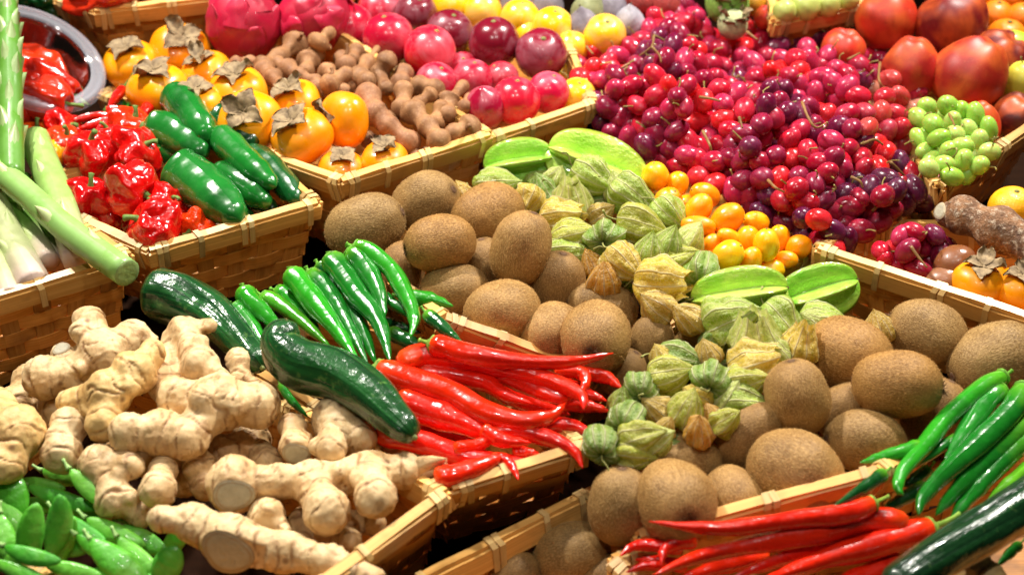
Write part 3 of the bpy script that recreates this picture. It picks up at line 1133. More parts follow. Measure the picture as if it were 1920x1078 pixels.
# ------------------------------------------------------------------ ginger (melted together from knobs, with ring scars)
def ginger(nodes, edges, label, tint=(1, 1, 1), cuts=(), spike=None, z0=0.10, name='ginger_root', vox=0.0019, cutmat='ginger_cut'):
    """nodes: (px, py, r px[, dz]); edges: index pairs; cuts: (node, screen angle, tilt, r share)"""
    ps = [P(a[0], a[1], z0 + (a[3] if len(a) > 3 else 0)) for a in nodes]
    rs_ = [a[2] * mpp(p) for a, p in zip(nodes, ps)]
    rk = random.Random(int(nodes[0][0] * 7 + nodes[0][1]))
    if name == 'ginger_root':
        for (i, j) in list(edges):
            L_ = (ps[i] - ps[j]).length
            for _ in range(max(1, int(L_ / 0.034))):
                u = rk.uniform(.1, .9)
                c = ps[i].lerp(ps[j], u); r = rs_[i] + (rs_[j] - rs_[i]) * u
                d = Vector((rk.uniform(-1, 1), rk.uniform(-1, .4), rk.uniform(-.3, 1))).normalized()
                ps.append(c + d * r * rk.uniform(.55, .85)); rs_.append(r * rk.uniform(.34, .6))
    V, F = [], []

    def sphere(c, r):
        b = len(V); n, m = 10, 14
        for i in range(n + 1):
            for k in range(m):
                a, th = math.pi * i / n, 2 * math.pi * k / m
                V.append(c + Vector((r * math.sin(a) * math.cos(th), r * math.sin(a) * math.sin(th), r * math.cos(a))))
        for i in range(n):
            for k in range(m):
                F.append((b + i * m + k, b + i * m + (k + 1) % m, b + (i + 1) * m + (k + 1) % m, b + (i + 1) * m + k)[::-1])
    for (i, j) in edges:
        L = (ps[i] - ps[j]).length
        steps = max(3, int(L / (min(rs_[i], rs_[j]) * 0.35)))
        for q in range(steps + 1):
            u = q / steps
            r = rs_[i] + (rs_[j] - rs_[i]) * u
            r *= 1 - 0.2 * math.sin(math.pi * u)
            sphere(ps[i].lerp(ps[j], u), r)
    used = {a for e in edges for a in e}
    for i in range(len(ps)):
        if i not in used: sphere(ps[i], rs_[i])
    o3 = base_of(ps[:len(nodes)]) - Vector((0, 0, rs_[0] * 0.5))
    V = [v_ - o3 for v_ in V]
    raw = mesh('raw', V, F)
    tmp = bpy.data.objects.new('tmp', raw); COL.objects.link(tmp)
    md = tmp.modifiers.new('r', 'REMESH'); md.mode = 'VOXEL'; md.voxel_size = vox
    ms_ = tmp.modifiers.new('s', 'SMOOTH'); ms_.iterations = 5; ms_.factor = 0.5
    dg = bpy.context.evaluated_depsgraph_get()
    me = bpy.data.meshes.new_from_object(tmp.evaluated_get(dg))
    bpy.data.objects.remove(tmp); bpy.data.meshes.remove(raw)
    me.name = 'rhizome'
    nv = len(me.vertices)
    co = np.empty(nv * 3); me.vertices.foreach_get('co', co); co = co.reshape(-1, 3)
    no = np.empty(nv * 3); me.vertices.foreach_get('normal', no); no = no.reshape(-1, 3)
    best = np.full(nv, 1e9); ax = np.zeros(nv)
    for ei, (i, j) in enumerate(edges):
        a = np.array(ps[i] - o3); b = np.array(ps[j] - o3)
        d = b - a; L = np.linalg.norm(d) + 1e-9
        u = np.clip(((co - a) @ d) / (L * L), -0.6, 1.6)
        uc = np.clip(u, 0, 1)
        dist = np.linalg.norm(co - (a + uc[:, None] * d), axis=1) / (rs_[i] + (rs_[j] - rs_[i]) * uc)
        m = dist < best
        best[m] = dist[m]; ax[m] = (u[m] * L) + ei * 0.013
    jit = np.array([N3(*c, 60) for c in co])
    jit2 = np.array([N3(*c, 240) for c in co])
    ph = (ax + jit * 0.006) / 0.0155
    fr = np.abs(ph - np.round(ph))
    keep = np.array([0.5 + 0.5 * N3(*c, 90) for c in co])
    ring = np.exp(-(fr / 0.06) ** 2) * np.clip(keep * 1.9 - 0.25, 0, 1)
    disp = jit * 0.0020 + jit2 * 0.0008 - ring * 0.0015 + np.clip(0.22 - fr, 0, 1) * 0.0022
    if name != 'ginger_root':
        disp = jit * 0.0012; ring = ring * 0
    co2 = co + no * disp[:, None]
    # flat cuts
    e = link(name, None); e.location = o3
    setp(e, label, 'ginger' if name == 'ginger_root' else name.replace('_', ' '), 'pale ginger roots' if name == 'ginger_root' else None)
    for (ni, ang, tilt, share) in cuts:
        d = np.array(frame(ang, tilt).col[2])
        c = np.array(ps[ni] - o3) + d * rs_[ni] * math.sqrt(max(0.0, 1 - share * share))
        near = np.linalg.norm(co2 - np.array(ps[ni] - o3), axis=1) < rs_[ni] * 1.5
        h = (co2 - c) @ d
        mm = near & (h > 0)
        co2[mm] -= h[mm][:, None] * d
        R = rs_[ni] * share * 1.03
        prof = [(0, 0.0008), (R * 0.6, 0.0011), (R * 0.93, 0.0008), (R, 0.0001)]
        dm = lathe('cut_face', prof, 24, lambda th, t, r, z: (r * (1 + 0.10 * math.cos(2 * th + ni) + 0.05 * math.cos(3 * th)), z))
        o = link('cut_face', dm, M[cutmat], e)
        o.matrix_local = Matrix.Translation(Vector(c)) @ frame(ang, tilt).to_4x4()
    me.vertices.foreach_set('co', co2.ravel())
    at_ = me.attributes.new('ring', 'FLOAT', 'POINT')
    at_.data.foreach_set('value', ring.astype(np.float32))
    me.polygons.foreach_set('use_smooth', [True] * len(me.polygons))
    me.update()
    me.materials.clear()
    link('rhizome', me, M['ginger' if name == 'ginger_root' else 'cassava'], e, tint)
    if spike:
        a = ps[spike[0]]; b = P(spike[1], spike[2], z0 + spike[3])
        for k in range(4):
            off = Vector((0, random.uniform(-.004, .004), random.uniform(-.005, .005)))
            sm = catmull([a, a.lerp(b, .6) + off, b + off * 1.2], 8)
            link('shoot', shift(tube('shoot', sm, [.009, .0085, .0075, .006, .0045, .003, .0018, .0006], 8), o3), M['ginger'], e, (1.05, 1, .95))
    return e


# ================================================================== baskets
basket([(280, 470), (594, 380), (430, 250), (20, 350)], 0.11, 0.095, 'basket of red lantern peppers and fat green peppers below the plastic bowl')
basket([(240, 482), (165, 432), (-40, 330), (-330, 560), (-250, 632)], 0.12, 0.105, 'basket of asparagus at the edge above the ginger')
basket([(640, 340), (916, 254), (600, 40), (190, 178, .09)], 0.115, 0.10, 'basket holding the persimmons and the tamarind pods')
basket([(916, 260), (1112, 194), (1000, -60), (690, 20, .06)], 0.11, 0.10, 'basket of red and yellow plums behind the two upper star fruits')
basket([(178, 22), (425, -6), (360, -130), (108, 2)], 0.14, 0.10, 'basket with a red pepper behind the topmost persimmons')
basket([(834, 596), (1110, 694, .07), (1330, 560, .04), (1180, 330, .03), (640, 455, .04)], 0.128, 0.10, 'basket of kiwis with a thin rim beside the red chilies in the middle')
basket([(846, 914), (1092, 838), (850, 640, .05), (560, 590, .02), (470, 690, .02)], 0.10, 0.09, 'basket overflowing with red chilies beside the ginger')
basket([(832, 926), (560, 770, .07), (150, 650, .03), (-200, 900, .04), (380, 1260)], 0.105, 0.13, 'basket of ginger in the front with its corner by the red chilies')
basket([(1112, 922), (770, 1096), (1050, 1330), (1420, 1090, .0)], 0.055, 0.075, 'shaded low basket of kiwis below the overflowing red chilies')
basket([(1200, 1002, .075), (1645, 884), (1800, 800, .06), (1560, 640, .05), (1160, 860, .03)], 0.118, 0.10, 'basket of kiwis with a pale rim above the front red chilies')
basket([(1150, 1052), (1640, 905, .04), (2080, 800, .03), (2150, 1200), (1350, 1260)], 0.065, 0.07, 'basket of red and green chilies in the near corner')
basket([(1535, 466), (2060, 640), (2120, 430), (1660, 420, .08)], 0.105, 0.10, 'basket of persimmons and cassava above the second kiwi heap')
basket([(1415, 516), (1696, 406), (1560, 100, .05), (1130, 235, .03)], 0.085, 0.08, 'basket under the heap of red grapes')
basket([(1762, 352), (1960, 218), (1900, 60, .08), (1640, 200, .03)], 0.11, 0.10, 'basket of green grapes and red apples')
basket([(1452, 42), (1606, 12), (1640, -80), (1440, -70)], 0.13, 0.085, 'basket of pale green fruit behind the red grapes')

# ================================================================== kiwis
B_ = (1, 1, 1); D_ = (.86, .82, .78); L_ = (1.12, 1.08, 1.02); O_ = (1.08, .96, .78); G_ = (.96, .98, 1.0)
for a in [
    (685, 424, 158, .100, 20, 12, 'large greyish kiwi against the persimmon basket, above the green chilies', G_),
    (797, 378, 132, .105, 20, 30, 'kiwi at the back below the two half-hidden persimmons', B_),
    (915, 402, 140, .108, 22, -28, 'golden brown kiwi with a dark stem tuft beside the first husks', O_),
    (825, 457, 138, .128, 12, -16, 'kiwi on top in the middle of the first heap', O_),
    (977, 466, 146, .125, 70, 12, 'upright kiwi leaning against the physalis husks', L_),
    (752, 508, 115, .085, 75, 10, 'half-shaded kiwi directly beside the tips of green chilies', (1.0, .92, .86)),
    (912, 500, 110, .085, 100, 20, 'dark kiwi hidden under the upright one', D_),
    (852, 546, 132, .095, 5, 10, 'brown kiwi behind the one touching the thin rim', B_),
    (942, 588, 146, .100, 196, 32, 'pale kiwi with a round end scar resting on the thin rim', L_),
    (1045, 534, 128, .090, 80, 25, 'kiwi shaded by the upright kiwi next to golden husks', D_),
    (1128, 578, 140, .080, 170, 10, 'kiwi behind the big round one with the crusty stem', B_),
    (1034, 624, 122, .090, 40, -35, 'pale kiwi with a brown tip just above the topmost red chili', L_),
    (1118, 632, 136, .105, 66, -70, 'big round kiwi showing a crusty stem end toward the red chilies', L_),
    (1222, 640, 104, .080, 80, 20, 'soft brown kiwi between the round kiwi and the lower husks', B_),
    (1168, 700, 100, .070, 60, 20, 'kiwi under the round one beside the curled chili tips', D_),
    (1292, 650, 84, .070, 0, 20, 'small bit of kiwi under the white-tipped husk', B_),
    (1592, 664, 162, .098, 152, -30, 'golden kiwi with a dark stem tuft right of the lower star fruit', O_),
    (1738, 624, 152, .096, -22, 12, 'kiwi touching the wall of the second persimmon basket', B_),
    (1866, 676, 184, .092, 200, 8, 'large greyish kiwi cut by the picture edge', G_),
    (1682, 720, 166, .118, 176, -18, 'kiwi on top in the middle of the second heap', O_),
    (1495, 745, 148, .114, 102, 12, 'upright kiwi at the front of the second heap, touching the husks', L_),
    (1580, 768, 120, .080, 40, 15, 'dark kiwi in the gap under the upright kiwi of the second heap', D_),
    (1622, 828, 156, .088, 175, 8, 'kiwi behind the large pale one near the pointed green chili', B_),
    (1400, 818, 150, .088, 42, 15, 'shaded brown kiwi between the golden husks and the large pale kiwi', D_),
    (1491, 884, 178, .092, -25, 32, 'largest pale kiwi with a round end scar on the pale rim', L_),
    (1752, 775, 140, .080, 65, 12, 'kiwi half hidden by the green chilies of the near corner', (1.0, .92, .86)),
    (1285, 866, 148, .076, 172, 12, 'kiwi just below the last gold husk', B_),
    (1268, 938, 150, .096, 116, -74, 'round kiwi with a crusty stem end above the lowest red chilies', L_),
    (1378, 932, 124, .078, 120, -40, 'pale kiwi with a brown tip beside the pale rim', L_),
    (1163, 948, 152, .080, 88, 15, 'tall upright kiwi at the end of the shaded rim', B_),
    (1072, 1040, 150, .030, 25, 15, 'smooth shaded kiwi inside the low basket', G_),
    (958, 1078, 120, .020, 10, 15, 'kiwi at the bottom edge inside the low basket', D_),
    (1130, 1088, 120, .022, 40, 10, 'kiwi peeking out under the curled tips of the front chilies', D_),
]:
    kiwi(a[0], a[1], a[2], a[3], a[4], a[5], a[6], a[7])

# ================================================================== persimmons
for a in [
    (247, 122, 108, .110, 95, 42, 'persimmon farthest back beside the bowl, calyx on top'),
    (338, 97, 116, .112, 60, 52, 'persimmon next to the dragon fruit with its calyx tipped toward us'),
    (296, 168, 116, .118, 98, 38, 'persimmon above the small chilies with a flat dry calyx'),
    (386, 138, 98, .118, 110, 45, 'persimmon between the dragon fruit and the middle of the row'),
    (446, 172, 112, .120, 95, 42, 'persimmon touching the first tamarind pods'),
    (368, 196, 108, .120, 80, 46, 'persimmon with a star-shaped calyx behind the upright green pepper'),
    (468, 228, 122, .122, 115, 72, 'persimmon whose round calyx faces straight out, above the green peppers'),
    (552, 195, 104, .122, 110, 42, 'persimmon behind the two front ones, its ragged calyx to one side'),
    (566, 257, 122, .118, 118, 42, 'big persimmon in front at the basket edge by the green peppers'),
    (645, 226, 112, .122, 185, 35, 'persimmon lying sideways with a crease and its calyx toward the neighbour'),
    (640, 320, 92, .100, 85, 38, 'half-hidden persimmon at the near corner of its basket'),
    (722, 302, 92, .104, 90, 40, 'persimmon next to the half-hidden one at the rim, below the pods'),
    (1838, 528, 104, .100, 92, 38, 'persimmon under the cassava in the second persimmon basket'),
    (1912, 542, 96, .100, 88, 38, 'persimmon with a brown blemish at the picture edge under the cassava'),
]:
    persimmon(*a)
fruit('orange', 'citrus_fruit', 'fruit', 1898, 392, 90, .11, 90, 38, 'yellow fruit above the cassava at the picture edge', C(252, 176, 20), 'citrus', 'loose citrus', (1, 1), STEMEND, .44)

# ================================================================== tamarind pods
TZ = .118
for beads, lab, st in [
    ([(447, 122, 20), (470, 116, 13)], 'tamarind end with a dark dot beside the topmost persimmons', None),
    ([(552, 86, 29), (521, 108, 18), (496, 124, 22)], 'reddish tamarind pod pointing up at the dragon fruit', (566, 64)),
    ([(497, 132, 22), (512, 146, 20), (528, 164, 16)], 'short tamarind pod behind the ragged persimmon calyx', None),
    ([(521, 118, 14), (538, 130, 24), (566, 146, 20), (592, 152, 14)], 'tamarind pod lying across the middle toward the persimmons', None),
    ([(618, 62, 13, .02), (600, 80, 26, .015), (592, 104, 18)], 'tamarind pod sticking up with a rounded tip between dragon fruit and plums', None),
    ([(578, 116, 24), (574, 134, 17)], 'tamarind lump below the upright one', None),
    ([(645, 116, 21)], 'round tamarind piece with a thin stem standing up', (650, 82)),
    ([(668, 98, 18), (662, 112, 14)], 'round tamarind end against the first pink plum', None),
    ([(614, 136, 20), (630, 148, 17)], 'knobbly tamarind piece in the middle of the heap', None),
    ([(634, 150, 22, .01)], 'tamarind piece with a short pointed stem in front of the knobbly one', (622, 128)),
    ([(707, 92, 7), (690, 115, 17), (673, 142, 20), (660, 162, 18)], 'long tamarind pod tapering up to the plums', None),
    ([(683, 150, 22, .012)], 'tamarind bulge in front of the tapering pod', None),
    ([(594, 162, 17), (618, 168, 22), (643, 172, 17)], 'smooth tamarind pod right behind the creased persimmon', None),
    ([(725, 115, 21, .012), (712, 138, 19), (724, 165, 15)], 'tamarind pod with a round head in front of the plums', None),
    ([(757, 138, 20), (752, 156, 22)], 'two-lobed tamarind piece under the largest pink plum', None),
    ([(756, 186, 24, .008)], 'smooth round tamarind lump in the centre of the heap', None),
    ([(690, 180, 27, .012), (704, 214, 27, .008), (731, 239, 23), (766, 266, 24, -.008)], 'longest lumpy tamarind pod running down beside the creased persimmon', None),
    ([(740, 218, 18, -.005)], 'shaded tamarind lump beside the longest pod', None),
    ([(788, 162, 22), (815, 168, 21)], 'broad tamarind piece against the lower plums', None),
    ([(795, 186, 17, .008)], 'small round tamarind lump with a pointed side', None),
    ([(868, 162, 13), (842, 192, 26), (838, 214, 18)], 'tamarind pod with a narrow neck by the pointed plum', None),
    ([(882, 186, 14), (872, 200, 16)], 'thin tamarind tip resting on the pointed plum', None),
    ([(776, 212, 27, .006), (803, 238, 22, .003), (822, 263, 25)], 'three-lobed tamarind pod ending at the basket rim', None),
    ([(822, 216, 20)], 'tamarind lump behind the three-lobed pod', None),
    ([(876, 242, 29), (850, 250, 19)], 'big tamarind end with a small nipple at the basket corner', (880, 236)),
    ([(784, 296, 20, -.02), (800, 290, 16, -.02)], 'tamarind bit low behind the rim beside the persimmons', None),
    ([(716, 270, 20, -.03), (690, 262, 18, -.03)], 'tamarind lying deep behind the rim persimmons', None),
]:
    pod_tamarind(beads, TZ, lab, st)

# ================================================================== plums
PK = C(184, 18, 50); PD = C(112, 14, 34); PR = C(178, 22, 44); YW = C(246, 190, 20)
for a in [
    (656, 52, 92, .112, 'pink plum beside the second dragon fruit', PK, 'plum'),
    (712, 24, 88, .105, 'pink plum behind, at the very back of the red ones', PK, 'plum'),
    (728, 72, 98, .116, 'pink plum above the tapering tamarind pod', PK, 'plum'),
    (806, 97, 100, .118, 'brightest large pink plum in the middle', C(214, 20, 48), 'plum'),
    (818, 158, 84, .108, 'plum peeking over the broad tamarind piece', PK, 'plum'),
    (868, 128, 62, .100, 'plum seen only between its bright and dark neighbours', PK, 'plum'),
    (886, 150, 80, .108, 'pink plum behind the pointed one', PK, 'plum'),
    (940, 148, 68, .104, 'wine-red plum under the dark ones', PR, 'plum'),
    (910, 202, 78, .112, 'plum with a pointed tip at the basket corner', C(160, 16, 52), 'tipplum'),
    (967, 190, 94, .112, 'shiny pink plum in front, second from the basket corner', C(210, 26, 52), 'plum'),
    (1028, 174, 82, .108, 'pink plum in front, closest to the red grapes', C(200, 20, 62), 'plum'),
    (780, 26, 80, .112, 'dark plum farthest back beside the pink ones', PD, 'plum'),
    (843, 62, 90, .118, 'dark plum behind the bright pink one', PD, 'plum'),
    (927, 80, 98, .122, 'large dark plum in the middle of the row', PD, 'plum'),
    (1014, 101, 98, .118, 'large dark plum next to the yellow ones and the grapes', C(126, 14, 40), 'plum'),
]:
    fruit(a[6], 'plum', 'plum', a[0], a[1], a[2], a[3], random.uniform(60, 130), random.uniform(20, 60), a[4], a[5], 'plum', 'red and dark plums', (1, 1), STEMEND, .43, 'darkcalyx')
for a in [
    (848, 12, 76, .108, 'yellow plum behind the dark plums, at the top edge'),
    (906, 22, 72, .110, 'yellow plum directly above the large dark plum'),
    (975, 36, 76, .112, 'yellow plum behind and between the two large dark plums'),
    (1036, 52, 80, .112, 'yellow plum just above the dark plum nearest the grapes'),
    (1134, 66, 80, .112, 'dimpled yellow plum touching the top of the red grapes'),
    (992, 66, 62, .100, 'yellow plum almost hidden behind the two dark ones'),
    (1072, 90, 66, .100, 'yellow plum behind the loose dark grapes'),
    (1082, 180, 70, .100, 'yellow plum low at the rim beside the red grapes'),
    (1050, 140, 70, .085, 'yellow plum deep between the pink plum and the grapes'),
    (900, 104, 60, .085, 'yellow plum glimpsed under the dark plums'),
]:
    fruit('plum', 'plum', 'plum', a[0], a[1], a[2], a[3], 80, random.uniform(20, 60), a[4], YW, 'persimmon', 'yellow plums', (1, 1), STEMEND, .43, 'darkcalyx')
FG = C(120, 112, 122)
for a in [(968, 4, 62, 'grey fig at the top edge between yellow plums', FG), (1028, 14, 62, 'grey fig behind the yellow plum', FG), (1094, 50, 66, 'fig low behind the dimpled yellow plum', FG),
          (1106, 26, 72, 'greenish fig at the back of the figs', C(132, 136, 96)), (1140, 20, 74, 'largest grey fig with a dark end', FG), (1180, 40, 56, 'pale fig against the red grapes', C(168, 164, 174))]:
    fruit('fig', 'fig', 'fig', a[0], a[1], a[2], .112, random.uniform(60, 120), 40, a[3], a[4], 'fig', 'grey figs', (1, 1), STALK, .5, 'fig', C(90, 84, 70))
for a in [(1112, -6, 50, 'lychee at the top edge behind the figs'), (1204, 2, 54, 'lychee behind the grapes, beside the figs'), (1248, 6, 56, 'lychee behind the topmost grapes'), (1170, -4, 50, 'lychee between its two neighbours at the top edge')]:
    fruit('lychee', 'lychee', 'lychee', a[0], a[1], a[2], .115, 90, 40, a[3], C(178, 66, 58), 'lychee', 'rough red lychees', (1, 1), STALK, .48)

# ================================================================== kumquats
KQ = [C(252, 164, 6), C(250, 148, 4), C(254, 180, 14)]
for a in [
    (1229, 331, 54, .112, 100, 30, .88, 'topmost kumquat with its stem dot on top, beside the star fruit'),
    (1270, 346, 48, .104, 70, 20, .85, 'shaded kumquat behind the topmost one'),
    (1322, 366, 58, .110, 160, 20, .74, 'kumquat with a stem dot closest to the red grapes'),
    (1253, 378, 54, .108, 60, 40, .92, 'round kumquat in front of the topmost pair'),
    (1286, 384, 44, .098, 20, 20, .8, 'kumquat low between the round one and the grapes'),
    (1308, 394, 66, .114, 55, 18, .70, 'long kumquat lying diagonally in the upper middle'),
    (1363, 412, 70, .114, 42, 14, .74, 'largest kumquat lying diagonally in the middle'),
    (1310, 424, 64, .112, -8, 12, .58, 'slim kumquat lying level just above the grey-green husk'),
    (1418, 416, 52, .104, 170, 25, .72, 'kumquat with a stem dot under the dark grapes'),
    (1402, 450, 52, .106, 85, 25, .84, 'kumquat behind the upright one'),
    (1437, 460, 62, .112, 93, 20, .76, 'upright oval kumquat near the cut rim'),
    (1462, 446, 48, .100, 100, 25, .8, 'kumquat tucked behind the upright one by the grapes'),
    (1365, 479, 62, .114, 40, 30, .86, 'round glossy kumquat in front, nearest the lower star fruit'),
    (1408, 490, 54, .104, 75, 20, .72, 'yellowish kumquat between the round and the upright one'),
    (1368, 446, 50, .108, 155, 20, .62, 'small kumquat with a stem dot behind the round glossy one'),
    (1334, 460, 46, .100, 70, 25, .8, 'kumquat half behind the grey-green husk'),
    (1498, 463, 50, .098, 10, 30, .85, 'kumquat alone beside the dark grapes at the rim'),
    (1472, 488, 48, .094, 0, 20, .7, 'flat-lying kumquat half hidden behind the cut rim'),
    (1334, 500, 46, .092, 20, 20, .7, 'kumquat bit between the husk and the lower star fruit'),
    (1213, 352, 36, .098, 60, 30, .9, 'tiny visible kumquat between star fruit and the topmost one'),
    (1446, 508, 50, .090, 15, 20, .8, 'lowest kumquat under the cut rim'),
    (1388, 512, 50, .085, 40, 20, .8, 'kumquat low in front of the star fruit'),
    (1340, 428, 48, .085, 40, 20, .8, 'kumquat deep in the middle of the heap'),
    (1284, 436, 46, .088, 40, 20, .8, 'kumquat showing under the slim level one'),
]:
    fruit('kumquat', 'kumquat', 'kumquat', a[0], a[1], a[2] * 1.07, a[3], a[4], a[5], a[7], random.choice(KQ), 'kumquat', 'orange kumquats', (a[6], 1), STEMEND, .47)

# ================================================================== star fruit
starfruit(974, 306, 136, .104, 8, 8, 76, .74, 'smaller glossy star fruit behind the husks by the plum basket', (.85, 1.0, .7))
starfruit(1118, 312, 198, .110, -22, 8, 72, .66, 'large pale star fruit between the husks and the red grapes', (1.15, 1.08, .95))
starfruit(1386, 552, 182, .110, 8, 6, 76, .64, 'pale star fruit below the kumquats in the lower husks', (1.15, 1.1, .95))
starfruit(1532, 548, 158, .098, 18, 10, 80, .76, 'bright glossy star fruit in the corner by the second persimmon basket', (.8, 1.0, .65))

# ================================================================== physalis
PZ = .108
for a in [
    (1016, 354, 62, 0, 120, 25, 'd', 'olive husk at the foot of the smaller star fruit'),
    (1072, 368, 78, .008, 95, 30, 'p', 'pale open husk standing in front of the large star fruit', True),
    (1114, 338, 84, .01, -35, 15, 'g', 'green husk lying against the large star fruit'),
    (1190, 372, 88, .006, -40, 15, 'g', 'smooth green husk between the large star fruit and the kumquats'),
    (1142, 380, 56, -.01, 20, 20, 'd', 'shaded husk behind the radiating green one'),
    (990, 378, 56, 0, 250, 20, 'y', 'torn yellow husk with an orange berry beside the upright kiwi', True),
    (1058, 412, 80, 0, 10, 15, 'y', 'dry yellow husk in front of the pale open one', True),
    (1130, 402, 50, -.004, 30, 20, 't', 'tan husk scrap above the radiating one'),
    (1138, 440, 78, .01, 60, -62, 'd', 'green husk showing radiating ribs from its stem, upper heap'),
    (1206, 422, 88, .008, -12, 12, 'o', 'yellow-green striped husk just left of the berry-spotted one'),
    (1076, 446, 76, .004, 10, 20, 'o', 'ribbed yellow-green husk beside the upright kiwi'),
    (1068, 476, 78, -.004, 5, 12, 'g', 'flattened green husk under the ribbed one'),
    (1214, 470, 72, .014, 85, 20, 'g', 'upright oval green husk with pale seams'),
    (1250, 456, 74, .008, 75, 25, 'g', 'thin-skinned green husk behind the upright oval one'),
    (1256, 404, 70, .004, -50, 20, 'g', 'green husk with a berry spot next to the kumquats'),
    (1292, 450, 72, .006, 55, 25, 'p', 'pale papery husk against the slim kumquat'),
    (1272, 484, 74, -.002, 20, 20, 'o', 'faded husk below the pale papery one'),
    (1170, 498, 78, .008, -48, 22, 'y', 'yellow husk with brown netting in the middle'),
    (1130, 522, 68, .004, 100, 40, 'b', 'golden husk with bold dark ribs above the round kiwi'),
    (1108, 494, 52, -.004, 120, 30, 'b', 'amber husk tucked behind the bold-ribbed one'),
    (1246, 534, 98, .006, -10, 20, 'y', 'large dry yellow husk with torn end', True),
    (1316, 508, 82, .006, 70, -50, 'd', 'grey-green husk fanned out beside the round glossy kumquat'),
    (1228, 574, 68, .002, 150, 20, 't', 'dull yellow husk under the large torn one'),
    (1290, 594, 66, .004, 140, 25, 't', 'tan husk with a whitish tip between kiwi and star fruit'),
    (1372, 592, 96, .012, 30, 18, 'g', 'green husk lying across the lower pale star fruit'),
    (1416, 628, 94, .010, 95, 30, 'p', 'big pale open husk in front of the lower star fruit', True),
    (1342, 634, 60, -.004, 60, 20, 'd', 'grey-green husk beside the small bit of kiwi'),
    (1470, 606, 90, .002, -45, 18, 'g', 'green husk leaning between both lower star fruits'),
    (1420, 684, 94, .006, 15, 18, 'y', 'dry yellow husk in front of the big pale one', True),
    (1326, 662, 56, 0, 110, 30, 't', 'tan crumpled husk above the second radiating one'),
    (1276, 674, 80, -.004, -15, 15, 'd', 'dark olive husk between the kiwis and the second radiating one'),
    (1332, 706, 86, .010, 70, -62, 'd', 'second green husk with radiating ribs, in the centre of the lower heap'),
    (1260, 704, 80, .006, 10, 15, 'o', 'yellow-striped husk left of the second radiating one'),
    (1200, 724, 74, .004, 80, -62, 'd', 'dark green husk with radiating ribs by the curled chili tips'),
    (1398, 722, 86, .004, 15, 20, 'o', 'ribbed yellow-green husk touching the upright kiwi of the second heap'),
    (1396, 757, 90, -.004, 6, 12, 'g', 'flat green husk above the shaded brown kiwi'),
    (1288, 764, 72, .006, 70, 25, 'o', 'upright yellow-green husk in the middle of the lower heap'),
    (1336, 780, 52, -.002, 110, 25, 'b', 'brown amber husk beside the last gold one'),
    (1310, 804, 66, .002, 95, 40, 'b', 'last gold husk with dark ribs above the kiwis'),
    (1180, 778, 72, .004, 60, -45, 'd', 'green husk with shaggy ribs next to the red chili tips'),
    (1226, 764, 58, -.002, 140, 25, 't', 'tan husk in the shade of the lower heap'),
    (1208, 820, 82, .006, 20, 20, 'o', 'olive husk just above the lowest one'),
    (1192, 850, 72, -.002, -5, 15, 'o', 'lowest yellow-green husk above the tall kiwi'),
    (1130, 828, 80, .002, 80, -58, 'd', 'bristly dark green husk closest to the red chili basket'),
    (1248, 800, 44, 0, 60, 30, 't', 'small tan husk scrap beside the last gold one'),
    (1502, 642, 72, .004, 80, 22, 'y', 'yellow husk with an orange glow beside the golden kiwi', True),
    (1550, 608, 88, -.006, 5, 15, 'g', 'pale green husk under the bright star fruit'),
    (1648, 610, 60, -.002, 110, 25, 't', 'tan husk peeking out behind the second heap of kiwis'),
    (868, 362, 50, -.004, 110, 30, 't', 'tan husk peeking out between the back kiwis'),
    (934, 350, 78, -.008, 10, 20, 'g', 'green husk behind the kiwi with the dark stem tuft'),
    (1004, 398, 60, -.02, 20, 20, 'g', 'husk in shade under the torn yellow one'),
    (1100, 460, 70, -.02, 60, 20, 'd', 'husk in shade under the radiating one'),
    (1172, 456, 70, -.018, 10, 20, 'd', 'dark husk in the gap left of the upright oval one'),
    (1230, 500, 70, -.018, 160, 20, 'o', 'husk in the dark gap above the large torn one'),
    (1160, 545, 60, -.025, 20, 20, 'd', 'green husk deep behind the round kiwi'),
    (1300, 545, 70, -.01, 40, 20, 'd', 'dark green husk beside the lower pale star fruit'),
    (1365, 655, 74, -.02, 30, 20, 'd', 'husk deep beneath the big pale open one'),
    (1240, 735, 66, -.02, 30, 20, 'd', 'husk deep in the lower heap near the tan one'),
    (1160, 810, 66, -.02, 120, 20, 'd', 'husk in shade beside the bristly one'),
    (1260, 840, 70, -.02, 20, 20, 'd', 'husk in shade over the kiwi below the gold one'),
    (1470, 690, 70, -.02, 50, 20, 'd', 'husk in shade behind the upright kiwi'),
    (1166, 752, 60, 0, 100, 30, 'g', 'pale green husk between the two chili-side radiating ones'),
    (1236, 826, 64, .004, 30, 20, 'p', 'pale husk resting on the olive one'),
    (1162, 846, 60, -.004, 140, 25, 'y', 'yellowish husk scrap beside the bristly dark one'),
    (1364, 790, 56, .004, 30, 25, 'o', 'yellow-green husk between the amber one and the shaded kiwi'),
    (1306, 740, 62, .006, 140, 25, 'y', 'yellow husk right under the second radiating one'),
    (1366, 742, 66, .004, 60, 25, 'p', 'pale husk between the radiating and the flat green one'),
    (1240, 672, 56, .0, 120, 25, 'y', 'yellow husk behind the dark olive one'),
    (1450, 660, 70, .004, 120, 25, 'p', 'pale green husk beside the big pale open one'),
    (1530, 602, 60, .0, 150, 20, 'p', 'pale husk under the bright star fruit, leaning to the golden kiwi'),
    (1040, 336, 56, .004, 60, 25, 'p', 'pale husk leaning on the smaller star fruit'),
    (1160, 352, 60, .008, 100, 25, 'p', 'pale husk on the belly of the large star fruit'),
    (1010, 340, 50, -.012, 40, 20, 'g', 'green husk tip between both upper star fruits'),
]:
    physalis(a[0], a[1], a[2], PZ + a[3], a[4], a[5], a[6], a[7], len(a) > 8, 1.0)

